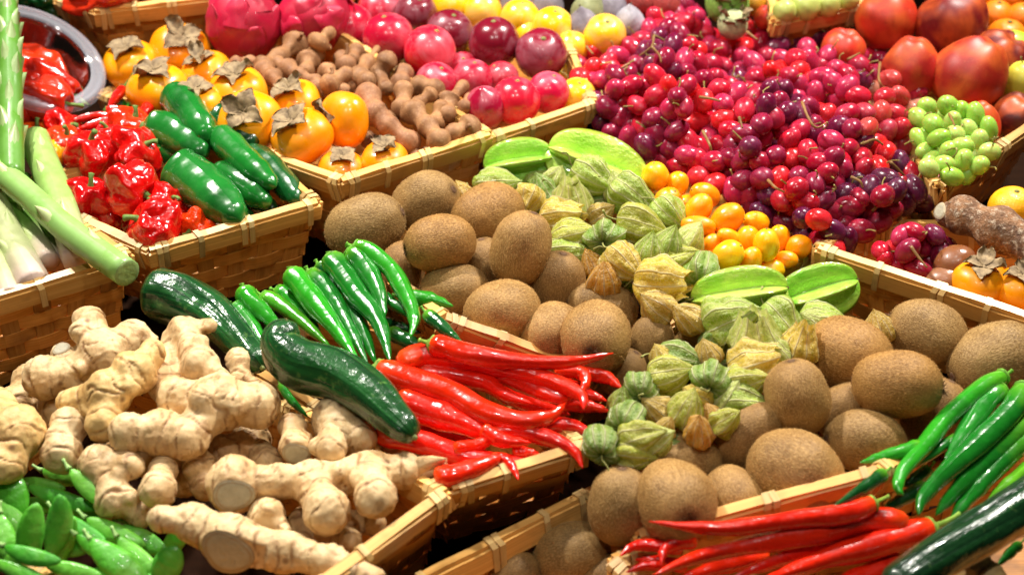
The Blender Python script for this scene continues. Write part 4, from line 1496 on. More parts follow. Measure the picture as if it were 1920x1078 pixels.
# ================================================================== lantern peppers, fat green peppers, small chilies
RD = C(206, 14, 12); OR = C(226, 58, 10); YO = C(246, 160, 20)
for a in [
    (172, 292, 92, .118, 80, 30, 'glossy red lantern pepper in the middle of the row', RD, .95),
    (256, 284, 90, .120, 30, 25, 'smooth red lantern pepper touching the green ones', RD, .8),
    (246, 355, 100, .122, -20, 25, 'deeply folded red lantern pepper with its stem to the side', RD, .95),
    (165, 374, 84, .112, 70, 30, 'dark red wrinkled lantern pepper beside the asparagus', C(186, 10, 12), .95),
    (290, 427, 104, .112, 150, 30, 'large smooth red lantern pepper at the near basket corner', RD, .88),
    (364, 424, 66, .104, 245, 60, 'orange-red ribbed lantern pepper showing its green stem', OR, .85),
    (246, 238, 86, .112, 60, 30, 'orange-red lantern pepper below the small chilies', C(222, 44, 10), .75),
    (205, 258, 66, .108, 100, 30, 'red lantern pepper behind the glossy middle one', RD, .8),
    (122, 246, 80, .106, 30, 25, 'red lantern pepper under the rim of the plastic bowl', RD, .7),
    (118, 272, 74, .110, 60, 30, 'orange-red lantern pepper beside the yellow one', C(222, 50, 14), .9),
    (98, 290, 56, .110, 100, 40, 'yellow wrinkled lantern pepper beside the asparagus', YO, .95),
    (308, 378, 66, .114, 20, 30, 'red lantern pepper between the folded one and the biggest green pepper', RD, .9),
    (330, 395, 60, .095, 200, 30, 'red lantern pepper low beside the biggest green pepper', RD, .9),
    (205, 408, 78, .090, 90, 30, 'shaded red lantern pepper at the inner corner', C(170, 10, 10), .9),
    (70, 262, 70, .100, 80, 30, 'orange lantern pepper behind the asparagus spear', C(232, 84, 14), .9),
    (210, 312, 70, .095, 90, 30, 'red lantern pepper in the gap under the glossy ones', RD, .9),
    (320, 340, 60, .085, 90, 30, 'red lantern pepper under the level green pepper', RD, .9),
]:
    habanero(*a)
JG = C(22, 104, 34); JD = C(16, 78, 34)
for pts, r, z, lab, col in [
    ([(322, 176), (345, 200), (372, 236), (392, 262)], 37, .128, 'upright fat green pepper leaning on the persimmons', JG),
    ([(276, 240), (310, 246), (352, 268), (386, 292)], 36, .118, 'fat green pepper lying above the red lantern peppers', JG),
    ([(262, 262), (290, 276), (330, 290), (372, 300)], 27, .104, 'slim green pepper under the lying one', JG),
    ([(400, 222), (425, 230), (455, 252), (480, 272)], 32, .116, 'dark wrinkled green pepper beside the persimmon facing out', JD),
    ([(405, 252), (430, 274), (470, 312), (518, 350)], 30, .122, 'green pepper with its stem end up, pointing to the basket corner', JG),
    ([(326, 318), (358, 336), (405, 374), (452, 414)], 48, .116, 'biggest green pepper in front of the basket', C(26, 110, 36)),
    ([(404, 322), (430, 334), (470, 358), (506, 384)], 29, .108, 'green pepper between the biggest one and the one pointing to the corner', JG),
    ([(466, 284), (496, 306), (534, 344), (562, 380)], 29, .106, 'green pepper closest to the basket corner', JD),
    ([(470, 372), (492, 382), (518, 396)], 20, .090, 'small green pepper end at the rim', JD),
    ([(440, 392), (456, 402), (472, 414)], 18, .088, 'green pepper tip beside the biggest one', JD),
]:
    chili('green_pepper', pts, r, z, lab, col, 'jalapeno', 'pepper', 'fat green peppers', 'auto', JALA, C(110, 140, 66), stemlen=.006, wob=.07, segs=22, stemr=.0042)
for pts, r, lab, st in [
    ([(231, 166), (218, 184), (204, 202)], 11, 'small red chili standing up with a long green stem', (250, 140, .012)),
    ([(197, 208), (222, 208), (246, 218)], 10, 'small red chili lying below the bowl with its stem hanging down', (192, 240, .0)),
    ([(280, 198), (272, 212), (258, 226)], 13, 'short stout red chili by the foremost persimmons', (252, 222)),
    ([(214, 220), (172, 219), (132, 228)], 9, 'thin red chili under the edge of the bowl', None),
    ([(222, 224), (182, 232), (148, 242)], 10, 'thin red chili in front of the bowl edge', None),
    ([(312, 220), (296, 222), (278, 230)], 8, 'small red chili by the upright green pepper', (324, 216)),
    ([(190, 246), (204, 230), (222, 216)], 7, 'slender red chili crossing between two others', None),
]:
    chili('small_chili', pts, r, .115, lab, C(204, 26, 14), 'small_chili', 'chili', 'small red chilies', st, SMALL, C(70, 110, 30), 18, stemr=.0016, segs=12)
chili('small_chili', [(230, 196), (238, 204), (246, 214)], 13, .10, 'small green chili beside the long-stemmed red one', C(40, 120, 30), 'small_chili', 'chili', 'small chilies', 'auto', SMALL, C(90, 110, 40), 16, segs=12)

# ================================================================== clear bowl with peppers
def bowl():
    c = P(62, 104, .155)
    r = 140 * mpp(c)
    n = (RIGHT * 0.50 + UP * 0.62 - FWD * 0.60).normalized()
    x = n.orthogonal().normalized(); y = n.cross(x)
    m3 = Matrix((x, y, n)).transposed()
    inner_ = [(0.0, -0.60), (0.42, -0.60), (0.55, -0.57), (0.66, -0.45), (0.77, -0.10), (0.79, -0.03)]
    outer_ = [(0.80, -0.05), (0.785, -0.12), (0.675, -0.47), (0.56, -0.59), (0.42, -0.62), (0.0, -0.62)]
    rim_ = [(0.79, -0.03), (0.815, 0.0), (0.835, -0.012), (0.86, 0.006), (0.885, -0.008), (0.91, 0.018), (0.945, 0.022), (0.975, 0.008), (1.0, -0.012), (1.005, -0.075), (0.99, -0.08), (0.985, -0.022), (0.945, 0.004), (0.91, 0.0), (0.885, -0.028), (0.86, -0.014), (0.835, -0.032), (0.80, -0.05)]
    e = link('plastic_bowl', None)
    place(e, c, m3, r)
    setp(e, 'clear plastic bowl tipped over beside the asparagus, holding red peppers', 'bowl')
    link('shell', lathe('shell', inner_ + outer_, 72), M['plastic'], e)
    link('rim', lathe('rim', rim_, 120), M['rim_plastic'], e)


bowl()
for a in [(66, 126, 150, .118, -28, 10, 'wrinkled orange-red pepper lying at the back inside the plastic bowl', C(212, 50, 16), .5),
          (88, 156, 160, .124, -24, 12, 'long creased red pepper in the middle of the plastic bowl', C(200, 34, 14), .45),
          (78, 186, 140, .126, -12, 15, 'crumpled red pepper at the front inside the plastic bowl', C(208, 44, 20), .55)]:
    p = P(a[0], a[1], a[3]); s = a[2] * mpp(p)
    e = link('red_pepper', None)
    place(e, p, frame(a[4], a[5], random.uniform(0, 360)), (s * a[8], s * a[8], s))
    setp(e, a[6], 'pepper', 'peppers inside the plastic bowl')
    link('body', HB[random.randrange(5)], M['habanero'], e, a[7])
    link('stem', HBSTEM, M['chili_stem'], e, C(96, 130, 50))
habanero(60, 225, 120, .10, 30, 20, 'red pepper pressed under the plastic bowl', C(206, 42, 16), .6, 'red_pepper', 'loose red peppers')
habanero(92, 6, 62, .13, 20, 20, 'shiny dark green pepper above the plastic bowl', C(14, 74, 30), .8, 'bell_pepper', 'dark green bell peppers')
habanero(46, -8, 70, .13, 120, 20, 'dark green pepper at the top edge behind the asparagus tip', C(14, 70, 30), .8, 'bell_pepper', 'dark green bell peppers')
habanero(196, -14, 130, .145, 100, 30, 'large orange-red pepper in the back basket', C(206, 48, 20), .6, 'red_pepper', 'loose red peppers')
habanero(310, -22, 120, .135, 80, 30, 'dark red pepper at the far end of the back basket', C(150, 26, 14), .7, 'red_pepper', 'loose red peppers')

# ================================================================== asparagus
def bract(L, W, seed):
    n = 7
    v, f = [], []
    for s_ in (0.0006, -0.0004):
        for i in range(n):
            u = i / (n - 1)
            w_ = W * max(0.0, 1 - u) ** 0.75 * (0.9 + 0.3 * u)
            for q in (-1, -0.5, 0, 0.5, 1):
                v.append((q * w_, 0.0 - 0.0030 * q * q * (W / .0075) + 0.0034 * u ** 1.3 + s_, u * L))
    k = n * 5
    for i in range(n - 1):
        for j in range(4):
            a = i * 5 + j
            f.append((a, a + 5, a + 6, a + 1)); f.append((k + a, k + a + 1, k + a + 6, k + a + 5))
    return mesh('bract', v, f)


BR = [bract(0.02, 0.0062, 0), bract(0.014, 0.0040, 1)]


def asparagus(pts, r, z, label, bracts, tip=False, cut=False, tone=C(116, 164, 68), mat='asparagus'):
    """pts run from the tip end to the cut end"""
    ps = pathpts(pts, z)
    R = r * mpp(ps[len(ps) // 2])
    n = 26
    sm = [Vector(x) for x in catmull(ps, n)]
    o3 = base_of(ps) - Vector((0, 0, R))
    e = link('asparagus_spear', None); e.location = o3
    setp(e, label, 'asparagus', 'thick asparagus spears')
    rad = [R * (0.62 + 0.38 * min(1, i / (n * 0.35)) if tip else 1.0) * (1 + 0.04 * N3(i * .4, px_seed := r * 3.3, 1)) for i in range(n)]
    me = tube('stalk', sm, rad, 20, lambda th, t: 1 + 0.035 * N3(math.cos(th) * 2 + r, math.sin(th) * 2, t * 3))
    link('stalk', shift(me, o3), M[mat], e, tone)
    for b in bracts:
        t_, th, sc = b
        i = min(n - 2, int(t_ * (n - 1)))
        ax = (sm[max(i - 1, 0)] - sm[i + 1]).normalized()       # towards the tip
        side = ax.cross(Vector((0, 0, 1))).normalized()
        vw = (CAMLOC - sm[i]); vw = (vw - ax * vw.dot(ax)).normalized()
        sd = ax.cross(vw)
        rd = (vw * math.cos(math.radians(th)) + sd * math.sin(math.radians(th))).normalized()
        x_ = rd.cross(ax).normalized()
        m3 = Matrix((x_, rd, ax)).transposed()
        o = link('bract', BR[0 if sc > .8 else 1], M['asparagus'], e, C(172, 186, 124) if not tip else C(136, 160, 98))
        o.matrix_local = Matrix.Translation(sm[i] - o3 + rd * (rad[i] * 0.93)) @ m3.to_4x4() @ Matrix.Diagonal((sc, sc, sc, 1))
    if cut:
        d = (sm[-1] - sm[-3]).normalized()
        dm = lathe('cut_face', [(0, .0006), (R * .7, .0012), (R * .96, .0008), (R * 1.0, -.001)], 20)
        o = link('cut_face', dm, M['leafy'], e, C(126, 150, 84))
        o.matrix_local = Matrix.Translation(sm[-1] - o3) @ d.to_track_quat('Z', 'Y').to_matrix().to_4x4()
    return e


sp = []
for i in range(44):
    t_ = 0.01 + 0.95 * (i / 44) ** 1.35
    sp.append((t_, (i * 137.5) % 360, 0.95 + 0.5 * t_))
AZ = .128
asparagus([(-14, 380), (20, 452), (66, 538)], 31, AZ - .012, 'pinkish asparagus butt at the front rim of its basket', [(.5, 30, 1.2), (.75, -30, 1.2)], tone=C(172, 180, 128))
asparagus([(-30, 430), (0, 500), (22, 560)], 24, AZ - .014, 'pale asparagus butt at the picture edge', [(.6, 10, 1)], tone=C(170, 182, 124))
asparagus([(-8, 318), (36, 396), (92, 492)], 20, AZ - .014, 'slim green asparagus between the pinkish butt and the bundle', [(.6, 20, 1), (.85, -20, 1)])
asparagus([(42, 340), (66, 400), (112, 492)], 21, AZ - .022, 'asparagus deep in the basket under the crossing spear', [(.5, 0, 1)], tone=C(104, 160, 66))
asparagus([(66, 262), (100, 350), (150, 488)], 29, AZ - .006, 'broad pale asparagus beside the red lantern peppers', [(.25, 20, 1.2), (.5, -20, 1.2), (.8, 10, 1.3)], tone=C(142, 178, 90))
asparagus([(-40, 288), (60, 372), (130, 434), (238, 512)], 26, AZ + .016, 'thick asparagus lying across the others with its cut end over the rim', [(.2, 20, 1.2), (.62, -10, 1.3), (.85, 60, 1.0)], cut=True, tone=C(134, 178, 92), mat='spear')
asparagus([(16, -30, .10), (18, 90, .07), (20, 200, .04), (22, 338, .015)], 23, AZ, 'upright asparagus spear with overlapping bracts at the picture edge', sp, tip=True, tone=C(92, 146, 48), mat='spear')

# ================================================================== long green chilies
GC = C(40, 148, 28); GD = C(22, 112, 28); GX = C(12, 74, 26)
for pts, r, z, lab, col, st in [
    ([(439, 577), (452, 588), (480, 622), (506, 668)], 19, .100, 'green chili closest to the first cucumber', GC, (430, 566)),
    ([(458, 548), (470, 566), (500, 592), (536, 632)], 22, .106, 'green chili second from the first cucumber', GC, (453, 532)),
    ([(492, 556), (522, 570), (573, 608), (622, 654)], 17, .100, 'slim light green chili ending under the crooked cucumber', C(70, 156, 30), None),
    ([(518, 546), (540, 556), (570, 586), (600, 620)], 17, .094, 'green chili half covered beside the large light one', GC, (507, 541)),
    ([(546, 514), (562, 532), (597, 576), (637, 626), (674, 684)], 24, .112, 'large light green chili in the middle of the bunch', GC, (542, 500)),
    ([(582, 514), (616, 548), (652, 608), (690, 684)], 20, .106, 'green chili behind the large middle one', GD, None),
    ([(620, 486), (636, 506), (672, 556), (712, 608), (732, 682)], 25, .116, 'longest shiny green chili running down to the red ones', GD, (616, 472)),
    ([(650, 570), (676, 612), (706, 684)], 18, .100, 'green chili between the longest one and its neighbour', GD, None),
    ([(660, 474), (684, 502), (708, 544), (722, 594)], 24, .118, 'broad matte green chili beside the arched one', C(32, 124, 34), None),
    ([(664, 464), (696, 474), (737, 510), (768, 568), (777, 602), (769, 634)], 20, .124, 'arched green chili with a hooked tip', GC, None),
    ([(706, 546), (744, 574), (780, 598)], 12, .112, 'short green chili behind the arched one', GD, None),
    ([(752, 556), (806, 562), (850, 574)], 16, .118, 'green chili pointing at the kiwis', GC, None),
    ([(800, 588), (831, 614), (868, 645)], 14, .132, 'dark green chili tip lying over the thin rim', GX, None),
    ([(730, 622), (770, 642), (806, 656)], 15, .094, 'dark green chili above the stem of the topmost red one', GX, None),
    ([(526, 722), (548, 752), (578, 782)], 9, .085, 'thin green chili tip under the crooked cucumber', GD, None),
    ([(600, 500), (620, 520), (650, 560)], 18, .092, 'green chili deep behind the longest one', GX, None),
    ([(700, 600), (740, 612), (790, 624)], 16, .080, 'dark green chili in the shade under the hooked tip', GX, None),
]:
    chili('green_chili', pts, r, z, lab, col, 'green_chili', 'chili', 'long green chilies', st if st else 'auto', CHILI, C(104, 166, 44), stemlen=.008)
for pts, r, z, lab, col, st in [
    ([(1884, 704), (1840, 728), (1778, 782), (1732, 838), (1692, 884), (1684, 916), (1694, 928)], 19, .112, 'arched light green chili at the outside of the second bunch', GC, None),
    ([(1876, 728), (1840, 766), (1806, 816), (1770, 866)], 24, .106, 'broad matte green chili in the second bunch', C(32, 124, 34), None),
    ([(1922, 726), (1896, 770), (1838, 828), (1782, 878), (1732, 930), (1722, 966)], 24, .110, 'longest shiny green chili of the second bunch', GD, (1932, 708)),
    ([(1930, 784), (1838, 872), (1784, 928), (1754, 966)], 19, .100, 'green chili just below the longest one of the second bunch', GD, None),
    ([(1936, 812), (1852, 892), (1812, 938), (1780, 980)], 21, .094, 'green chili next to the large dark cucumber', GD, None),
    ([(1940, 868), (1890, 908), (1850, 940)], 15, .088, 'yellowish green chili over the large dark cucumber', C(92, 160, 30), None),
    ([(1730, 836), (1672, 852), (1612, 867)], 15, .112, 'green chili pointing at the largest pale kiwi', GC, None),
    ([(1792, 820), (1742, 854), (1690, 886)], 11, .104, 'slim green chili crossing under the arched one', GD, None),
    ([(1658, 886), (1625, 910), (1562, 950)], 14, .124, 'dark green chili tip lying over the pale rim', GX, None),
    ([(1736, 912), (1694, 934), (1648, 960)], 15, .084, 'dark green chili at the stem of the uppermost front red chili', GX, None),
    ([(1912, 1020), (1890, 1040), (1868, 1062)], 10, .075, 'thin green chili tip near the ginger at the corner', GD, None),
    ([(1740, 880), (1715, 900), (1690, 910)], 14, .080, 'dark green chili in the shade behind the hooked tip of the second bunch', GX, None),
]:
    chili('green_chili', pts, r, z, lab, col, 'green_chili', 'chili', 'long green chilies', st if st else 'auto', CHILI, C(104, 166, 44), stemlen=.008)

# ================================================================== long red chilies
RC = C(234, 34, 10)
for pts, r, z, lab, st in [
    ([(806, 644), (836, 652), (880, 664), (960, 676), (1068, 678), (1150, 662)], 22, .130, 'topmost red chili with its tip lying over the kiwis', (786, 638)),
    ([(748, 682), (800, 666), (875, 676), (958, 693), (1042, 718), (1090, 742), (1094, 768)], 25, .118, 'red chili with a bent-down tip below the topmost one', None),
    ([(772, 694), (845, 703), (908, 716), (946, 740), (1000, 757)], 21, .108, 'red chili between the bent-tip one and the largest', None),
    ([(918, 694), (970, 715), (1014, 734), (1050, 746), (1080, 744)], 19, .110, 'red chili lying inside the curve of the bent tip', None),
    ([(702, 694), (763, 712), (846, 740), (903, 772), (972, 790), (1028, 782), (1063, 754)], 29, .112, 'largest red chili curving up at the tip', (688, 688)),
    ([(744, 752), (805, 772), (875, 796), (926, 822)], 30, .104, 'thick red chili behind the cucumber tip', None),
    ([(706, 812), (790, 830), (875, 858), (958, 866), (1018, 874)], 24, .096, 'red chili running low behind the front one', None),
    ([(814, 896), (860, 888), (914, 868), (950, 850)], 21, .106, 'front red chili resting on the basket corner', None),
    ([(920, 858), (948, 862), (962, 878), (972, 900)], 12, .104, 'small hooked red chili hanging over the rim', None),
    ([(916, 812), (986, 812), (1042, 827), (1078, 848), (1093, 878)], 18, .104, 'red chili with a curled tip hanging at the husks', None),
    ([(905, 806), (944, 826), (996, 830)], 16, .108, 'short red chili over the rim in the middle', None),
    ([(1000, 800), (1068, 798), (1116, 816)], 17, .098, 'red chili pointing at the bristly husk', None),
    ([(1050, 760), (1106, 762), (1144, 771)], 13, .098, 'thin red chili tip beside the bent one', None),
    ([(1040, 694), (1088, 698), (1098, 716), (1088, 738)], 14, .104, 'red chili tip curled like a hook', None),
    ([(1080, 698), (1134, 706), (1166, 728)], 15, .098, 'red chili tip reaching farthest toward the husks', None),
    ([(1070, 736), (1110, 742), (1138, 752)], 12, .090, 'small red chili under the hook-shaped tip', None),
    ([(850, 842), (902, 832), (938, 812)], 14, .104, 'slim red chili crossing behind the low one', None),
    ([(960, 850), (985, 848), (1012, 850)], 13, .098, 'stubby red chili end at the rim', None),
    ([(1010, 716), (1060, 720), (1110, 730)], 16, .088, 'red chili in shade under the curled tips', None),
    ([(760, 790), (830, 806), (900, 832)], 22, .080, 'red chili in shade under the thick one', None),
    ([(930, 726), (1000, 760), (1070, 778)], 20, .088, 'red chili in shade under the largest one', None),
    ([(840, 660), (930, 684), (1030, 700)], 20, .090, 'red chili in shade between the two uppermost', None),
]:
    chili('red_chili', pts, r, z, lab, RC, 'red_chili', 'chili', 'long red chilies', st, CHILI, C(140, 176, 60), 34, stemlen=.014)
for pts, r, z, lab, st in [
    ([(1640, 942), (1588, 962), (1506, 971), (1384, 988), (1302, 988), (1216, 977)], 20, .118, 'uppermost front red chili lying along the pale rim', (1668, 930)),
    ([(1702, 980), (1628, 972), (1546, 996), (1424, 1018), (1302, 1046), (1224, 1078)], 24, .104, 'second red chili from the pale rim', None),
    ([(1690, 1000), (1546, 1020), (1462, 1048), (1370, 1084)], 21, .090, 'red chili in the middle of the front bunch', None),
    ([(1750, 988), (1668, 1014), (1546, 1048), (1420, 1092)], 28, .096, 'thick front red chili with a green stem over the cucumber', (1800, 964)),
    ([(1690, 1052), (1600, 1086), (1540, 1110)], 23, .080, 'crimson red chili under the large dark cucumber', None),
    ([(1280, 1030), (1228, 1022), (1188, 1024), (1162, 1042)], 13, .082, 'front red chili with a tip drooping to the outside', None),
    ([(1306, 1014), (1274, 1016), (1246, 1032), (1240, 1056)], 15, .088, 'front red chili curled like a hook', None),
    ([(1250, 1060), (1208, 1060), (1174, 1072)], 11, .072, 'small red chili tip at the bottom edge', None),
    ([(1290, 1062), (1230, 1052), (1190, 1048)], 14, .066, 'red chili in shade beneath the curled front one', None),
    ([(1440, 1040), (1340, 1064), (1260, 1092)], 18, .070, 'red chili in shade beneath the front bunch', None),
]:
    chili('red_chili', pts, r, z, lab, RC, 'red_chili', 'chili', 'long red chilies', st, CHILI, C(140, 176, 60), 34, stemlen=.014)

# ================================================================== cucumbers
CUC = [(0, .12), (0.02, .5), (0.07, .85), (0.2, 1.0), (0.6, .95), (0.88, .8), (0.96, .55), (1, .1)]


def cucumber(pts, rads, z, label, dents=(), tint=(1, 1, 1)):
    ps = pathpts(pts, z)
    mp = mpp(ps[1])
    n = 44
    sm = [Vector(x) for x in catmull(ps, n)]
    rr = np.interp(np.linspace(0, len(rads) - 1, n), range(len(rads)), rads)
    rr = np.convolve(np.pad(rr, 3, mode='edge'), np.ones(7) / 7, 'valid')
    rad = []
    for i in range(n):
        t_ = i / (n - 1)
        e_ = min(1.0, math.sqrt(max(0, 1 - (1 - min(1, t_ / 0.11)) ** 2))) * min(1.0, math.sqrt(max(0, 1 - (1 - min(1, (1 - t_) / 0.09)) ** 2)))
        rad.append(max(0.03 * rr[i], rr[i] * e_) * mp)
    o3 = base_of(ps)
    e = link('cucumber', None); e.location = o3
    setp(e, label, 'cucumber', 'dark green cucumbers')
    sd = len(label)

    def mod(th, t):
        k = 1 + 0.05 * N3(math.cos(th) * 1.3 + sd, math.sin(th) * 1.3, t * 7) + 0.025 * math.cos(7 * th + 2 * math.sin(t * 5))
        for (t0, th0, a) in dents:
            dth = math.atan2(math.sin(th - th0), math.cos(th - th0))
            k -= a * math.exp(-((t - t0) / 0.09) ** 2 - (dth / 0.55) ** 2)
        return k
    link('body', shift(tube('body', sm, rad, 40, mod), o3), M['cucumber'], e, tint)
    d = (sm[-1] - sm[-3]).normalized()
    me = tube('blossom_end', [sm[-1] - d * .002, sm[-1] + d * .0015], [rad[-1] + .002, .0018], 10)
    link('blossom_end', shift(me, o3), M['chili_stem'], e, C(130, 140, 80))
    return e


cucumber([(272, 548), (330, 560), (395, 590), (448, 640), (492, 690)], [50, 52, 42, 32, 24], .100, 'first cucumber, dented and shiny, below the pepper basket', [(.42, 0.3, .30), (.62, 0.2, .16)])
cucumber([(556, 606, .022), (526, 640, .012), (556, 680, .006), (626, 700, .002), (690, 738), (738, 782), (778, 820)], [24, 40, 50, 50, 44, 34, 24], .126, 'crooked cucumber lying between ginger and red chilies', [(.28, 0.6, .14), (.12, 2.5, .08)])
cucumber([(2000, 900), (1920, 946), (1840, 996), (1740, 1058), (1660, 1110)], [46, 46, 44, 40, 34], .115, 'large dark cucumber crossing the near corner', [(.5, .3, .06)], (.55, .5, .62))

# ================================================================== ginger
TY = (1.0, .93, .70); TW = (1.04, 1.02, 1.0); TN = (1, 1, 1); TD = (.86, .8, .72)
ginger([(167, 606, 33, .02), (190, 664, 46, .01), (250, 628, 31, .006), (286, 640, 15), (118, 666, 23), (86, 708, 43), (128, 702, 36)], [(0, 1), (1, 2), (2, 3), (1, 6), (6, 4), (6, 5)], 'ginger root with an upright knob, farthest back beside the asparagus basket', TN, [(4, 90, 38, .7)])
ginger([(288, 660, 26, .02), (250, 700, 46, .018), (204, 738, 48, .012), (128, 756, 26), (196, 794, 36, .004)], [(0, 1), (1, 2), (2, 3), (2, 4)], 'yellowish ginger root in the middle of the heap', TY, z0=.112)
ginger([(346, 620, 30, .01), (326, 642, 28), (394, 610, 14, .014), (376, 686, 38, .02), (412, 712, 22, .02), (315, 720, 40)], [(0, 1), (0, 2), (0, 3), (3, 4), (1, 5)], 'ginger root leaning against the first cucumber', TW, z0=.106)
ginger([(448, 676, 27, .006), (452, 712, 22), (474, 718, 15)], [(0, 1), (1, 2)], 'small ginger knob between the two cucumbers', TW, z0=.098)
ginger([(482, 760, 46), (412, 754, 58, .004), (334, 748, 44), (244, 812, 42, .004), (300, 812, 48), (350, 824, 40)], [(0, 1), (1, 2), (3, 4), (4, 5), (5, 1)], 'biggest smooth ginger root in the centre of the heap', TW, z0=.112)
ginger([(-10, 760, 38), (30, 812, 56, .006), (10, 870, 40)], [(0, 1), (1, 2)], 'round ginger root with eyes at the picture edge', TY, z0=.106)
ginger([(128, 798, 38, .006), (118, 850, 40)], [(0, 1)], 'stubby ginger root below the yellowish one', TN, z0=.100)
ginger([(188, 872, 42), (244, 872, 27, .006), (214, 936, 40, -.01), (262, 960, 30, -.02)], [(0, 1), (0, 2), (2, 3)], 'ginger root half behind the pea pods', TN, z0=.098)
ginger([(306, 882, 27), (298, 918, 37, .006)], [(0, 1)], 'pear-shaped ginger knob above the pea pods', TW, z0=.096)
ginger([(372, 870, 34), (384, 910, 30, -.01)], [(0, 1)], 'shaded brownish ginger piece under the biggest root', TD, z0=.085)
ginger([(440, 908, 56), (520, 904, 36), (584, 902, 43), (612, 958, 46, .008), (696, 888, 46), (762, 884, 36), (704, 932, 41, .014)], [(0, 1), (1, 2), (2, 3), (2, 4), (4, 5), (4, 6)], 'long branching ginger root with a pointed shoot toward the red chilies', TW, [(0, 292, 70, .62)], (5, 838, 874, .01), z0=.100)
ginger([(548, 800, 26), (554, 838, 32, .004)], [(0, 1)], 'cut ginger stub with a pale round face', TW, [(1, 290, 58, .78)], z0=.098)
ginger([(636, 790, 52), (674, 822, 34), (620, 842, 31, .012), (596, 836, 20, .01)], [(0, 1), (0, 2), (2, 3)], 'rough ginger root beside the tip of the crooked cucumber', TN, z0=.098)
ginger([(302, 974, 27, .012), (360, 978, 40, .008), (432, 1016, 56, .006), (534, 1034, 43), (622, 1054, 36), (700, 1090, 30)], [(0, 1), (1, 2), (2, 3), (3, 4), (4, 5)], 'front ginger root with a large grey cut face', TN, [(2, 268, 60, .86)], z0=.096)
ginger([(500, 968, 37), (536, 996, 15)], [(0, 1)], 'round ginger knob behind the front root', TN, z0=.090)
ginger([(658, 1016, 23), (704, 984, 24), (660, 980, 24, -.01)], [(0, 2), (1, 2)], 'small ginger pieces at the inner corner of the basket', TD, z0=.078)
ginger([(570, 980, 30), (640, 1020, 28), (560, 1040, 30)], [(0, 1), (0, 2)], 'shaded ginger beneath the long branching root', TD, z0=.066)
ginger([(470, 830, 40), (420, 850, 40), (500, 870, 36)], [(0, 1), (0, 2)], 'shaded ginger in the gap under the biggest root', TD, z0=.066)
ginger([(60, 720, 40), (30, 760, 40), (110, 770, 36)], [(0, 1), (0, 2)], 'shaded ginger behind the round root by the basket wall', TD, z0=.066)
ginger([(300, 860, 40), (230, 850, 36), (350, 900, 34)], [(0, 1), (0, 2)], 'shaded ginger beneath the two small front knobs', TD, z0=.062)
ginger([(1812, 1064, 50), (1850, 1090, 40)], [(0, 1)], 'round ginger piece under the large dark cucumber in the corner', TY, z0=.075)
ginger([(1776, 402, 24, -.004), (1806, 404, 38), (1870, 430, 46), (1960, 470, 48)], [(0, 1), (1, 2), (2, 3)], 'rough brown cassava tuber above the second persimmons', (1, 1, 1), [(0, 160, 20, .7)], z0=.125, name='cassava_root')
fruit('kumquat', 'sapodilla', 'fruit', 1792, 496, 84, .100, 20, 20, 'smooth brown fruit between the grapes and the second persimmons', C(128, 78, 46), 'fig', 'smooth brown fruit', (.85, 1), STEMEND, .46, 'darkcalyx')
fruit('kumquat', 'sapodilla', 'fruit', 1768, 532, 84, .088, 20, 20, 'brown fruit low behind the rim beside the second persimmons', C(140, 92, 60), 'fig', 'smooth brown fruit', (.8, 1), STEMEND, .46, 'darkcalyx')

# ================================================================== pea pods
def pea_pod(px, py, L, W, z, ang, tilt, bend, label, tone):
    n = 22
    p = P(px, py, z)
    s = L * mpp(p); wd = W * mpp(p) / 2
    m3 = frame(ang, tilt)
    cen = [Vector((bend * s * (4 * (u - .5) ** 2 - .5) * .25, 0, (u - .5) * s)) for u in np.linspace(0, 1, n)]
    sd = px * .1
    rad = []
    for i in range(n):
        u = i / (n - 1)
        rad.append(max(.02, max(0.0, math.sin(math.pi * u)) ** .55) * wd)
    me = tube('pod', cen, rad, 16, lambda th, t: 1.0)
    for v in me.vertices:
        u = v.co.z / s + .5
        bulge = .46 + .018 * math.cos(u * 2 * math.pi * 5.5 + sd)
        v.co.y *= bulge
    e = link('pea_pod', None)
    # keep the flat side towards the viewer
    zax = m3.col[2]
    yv = (CAMLOC - p); yv = (yv - zax * yv.dot(zax)).normalized()
    yv = (yv + Vector((random.uniform(-.3, .3), 0, random.uniform(-.1, .3)))); yv = (yv - zax * yv.dot(zax)).normalized()
    xv = yv.cross(zax)
    place(e, p, Matrix((xv, yv, zax)).transposed(), 1)
    setp(e, label, 'pea pod', 'green pea pods')
    link('pod', me, M['pea'], e, tone)
    c0 = cen[0]
    st = tube('stem', catmull([c0, c0 + Vector((.001, 0, -.004)), c0 + Vector((.003, .001, -.009))], 6), [.0026, .0022, .0017, .0014, .0013, .0015], 7)
    link('stem', st, M['chili_stem'], e, C(150, 190, 110))
    return e


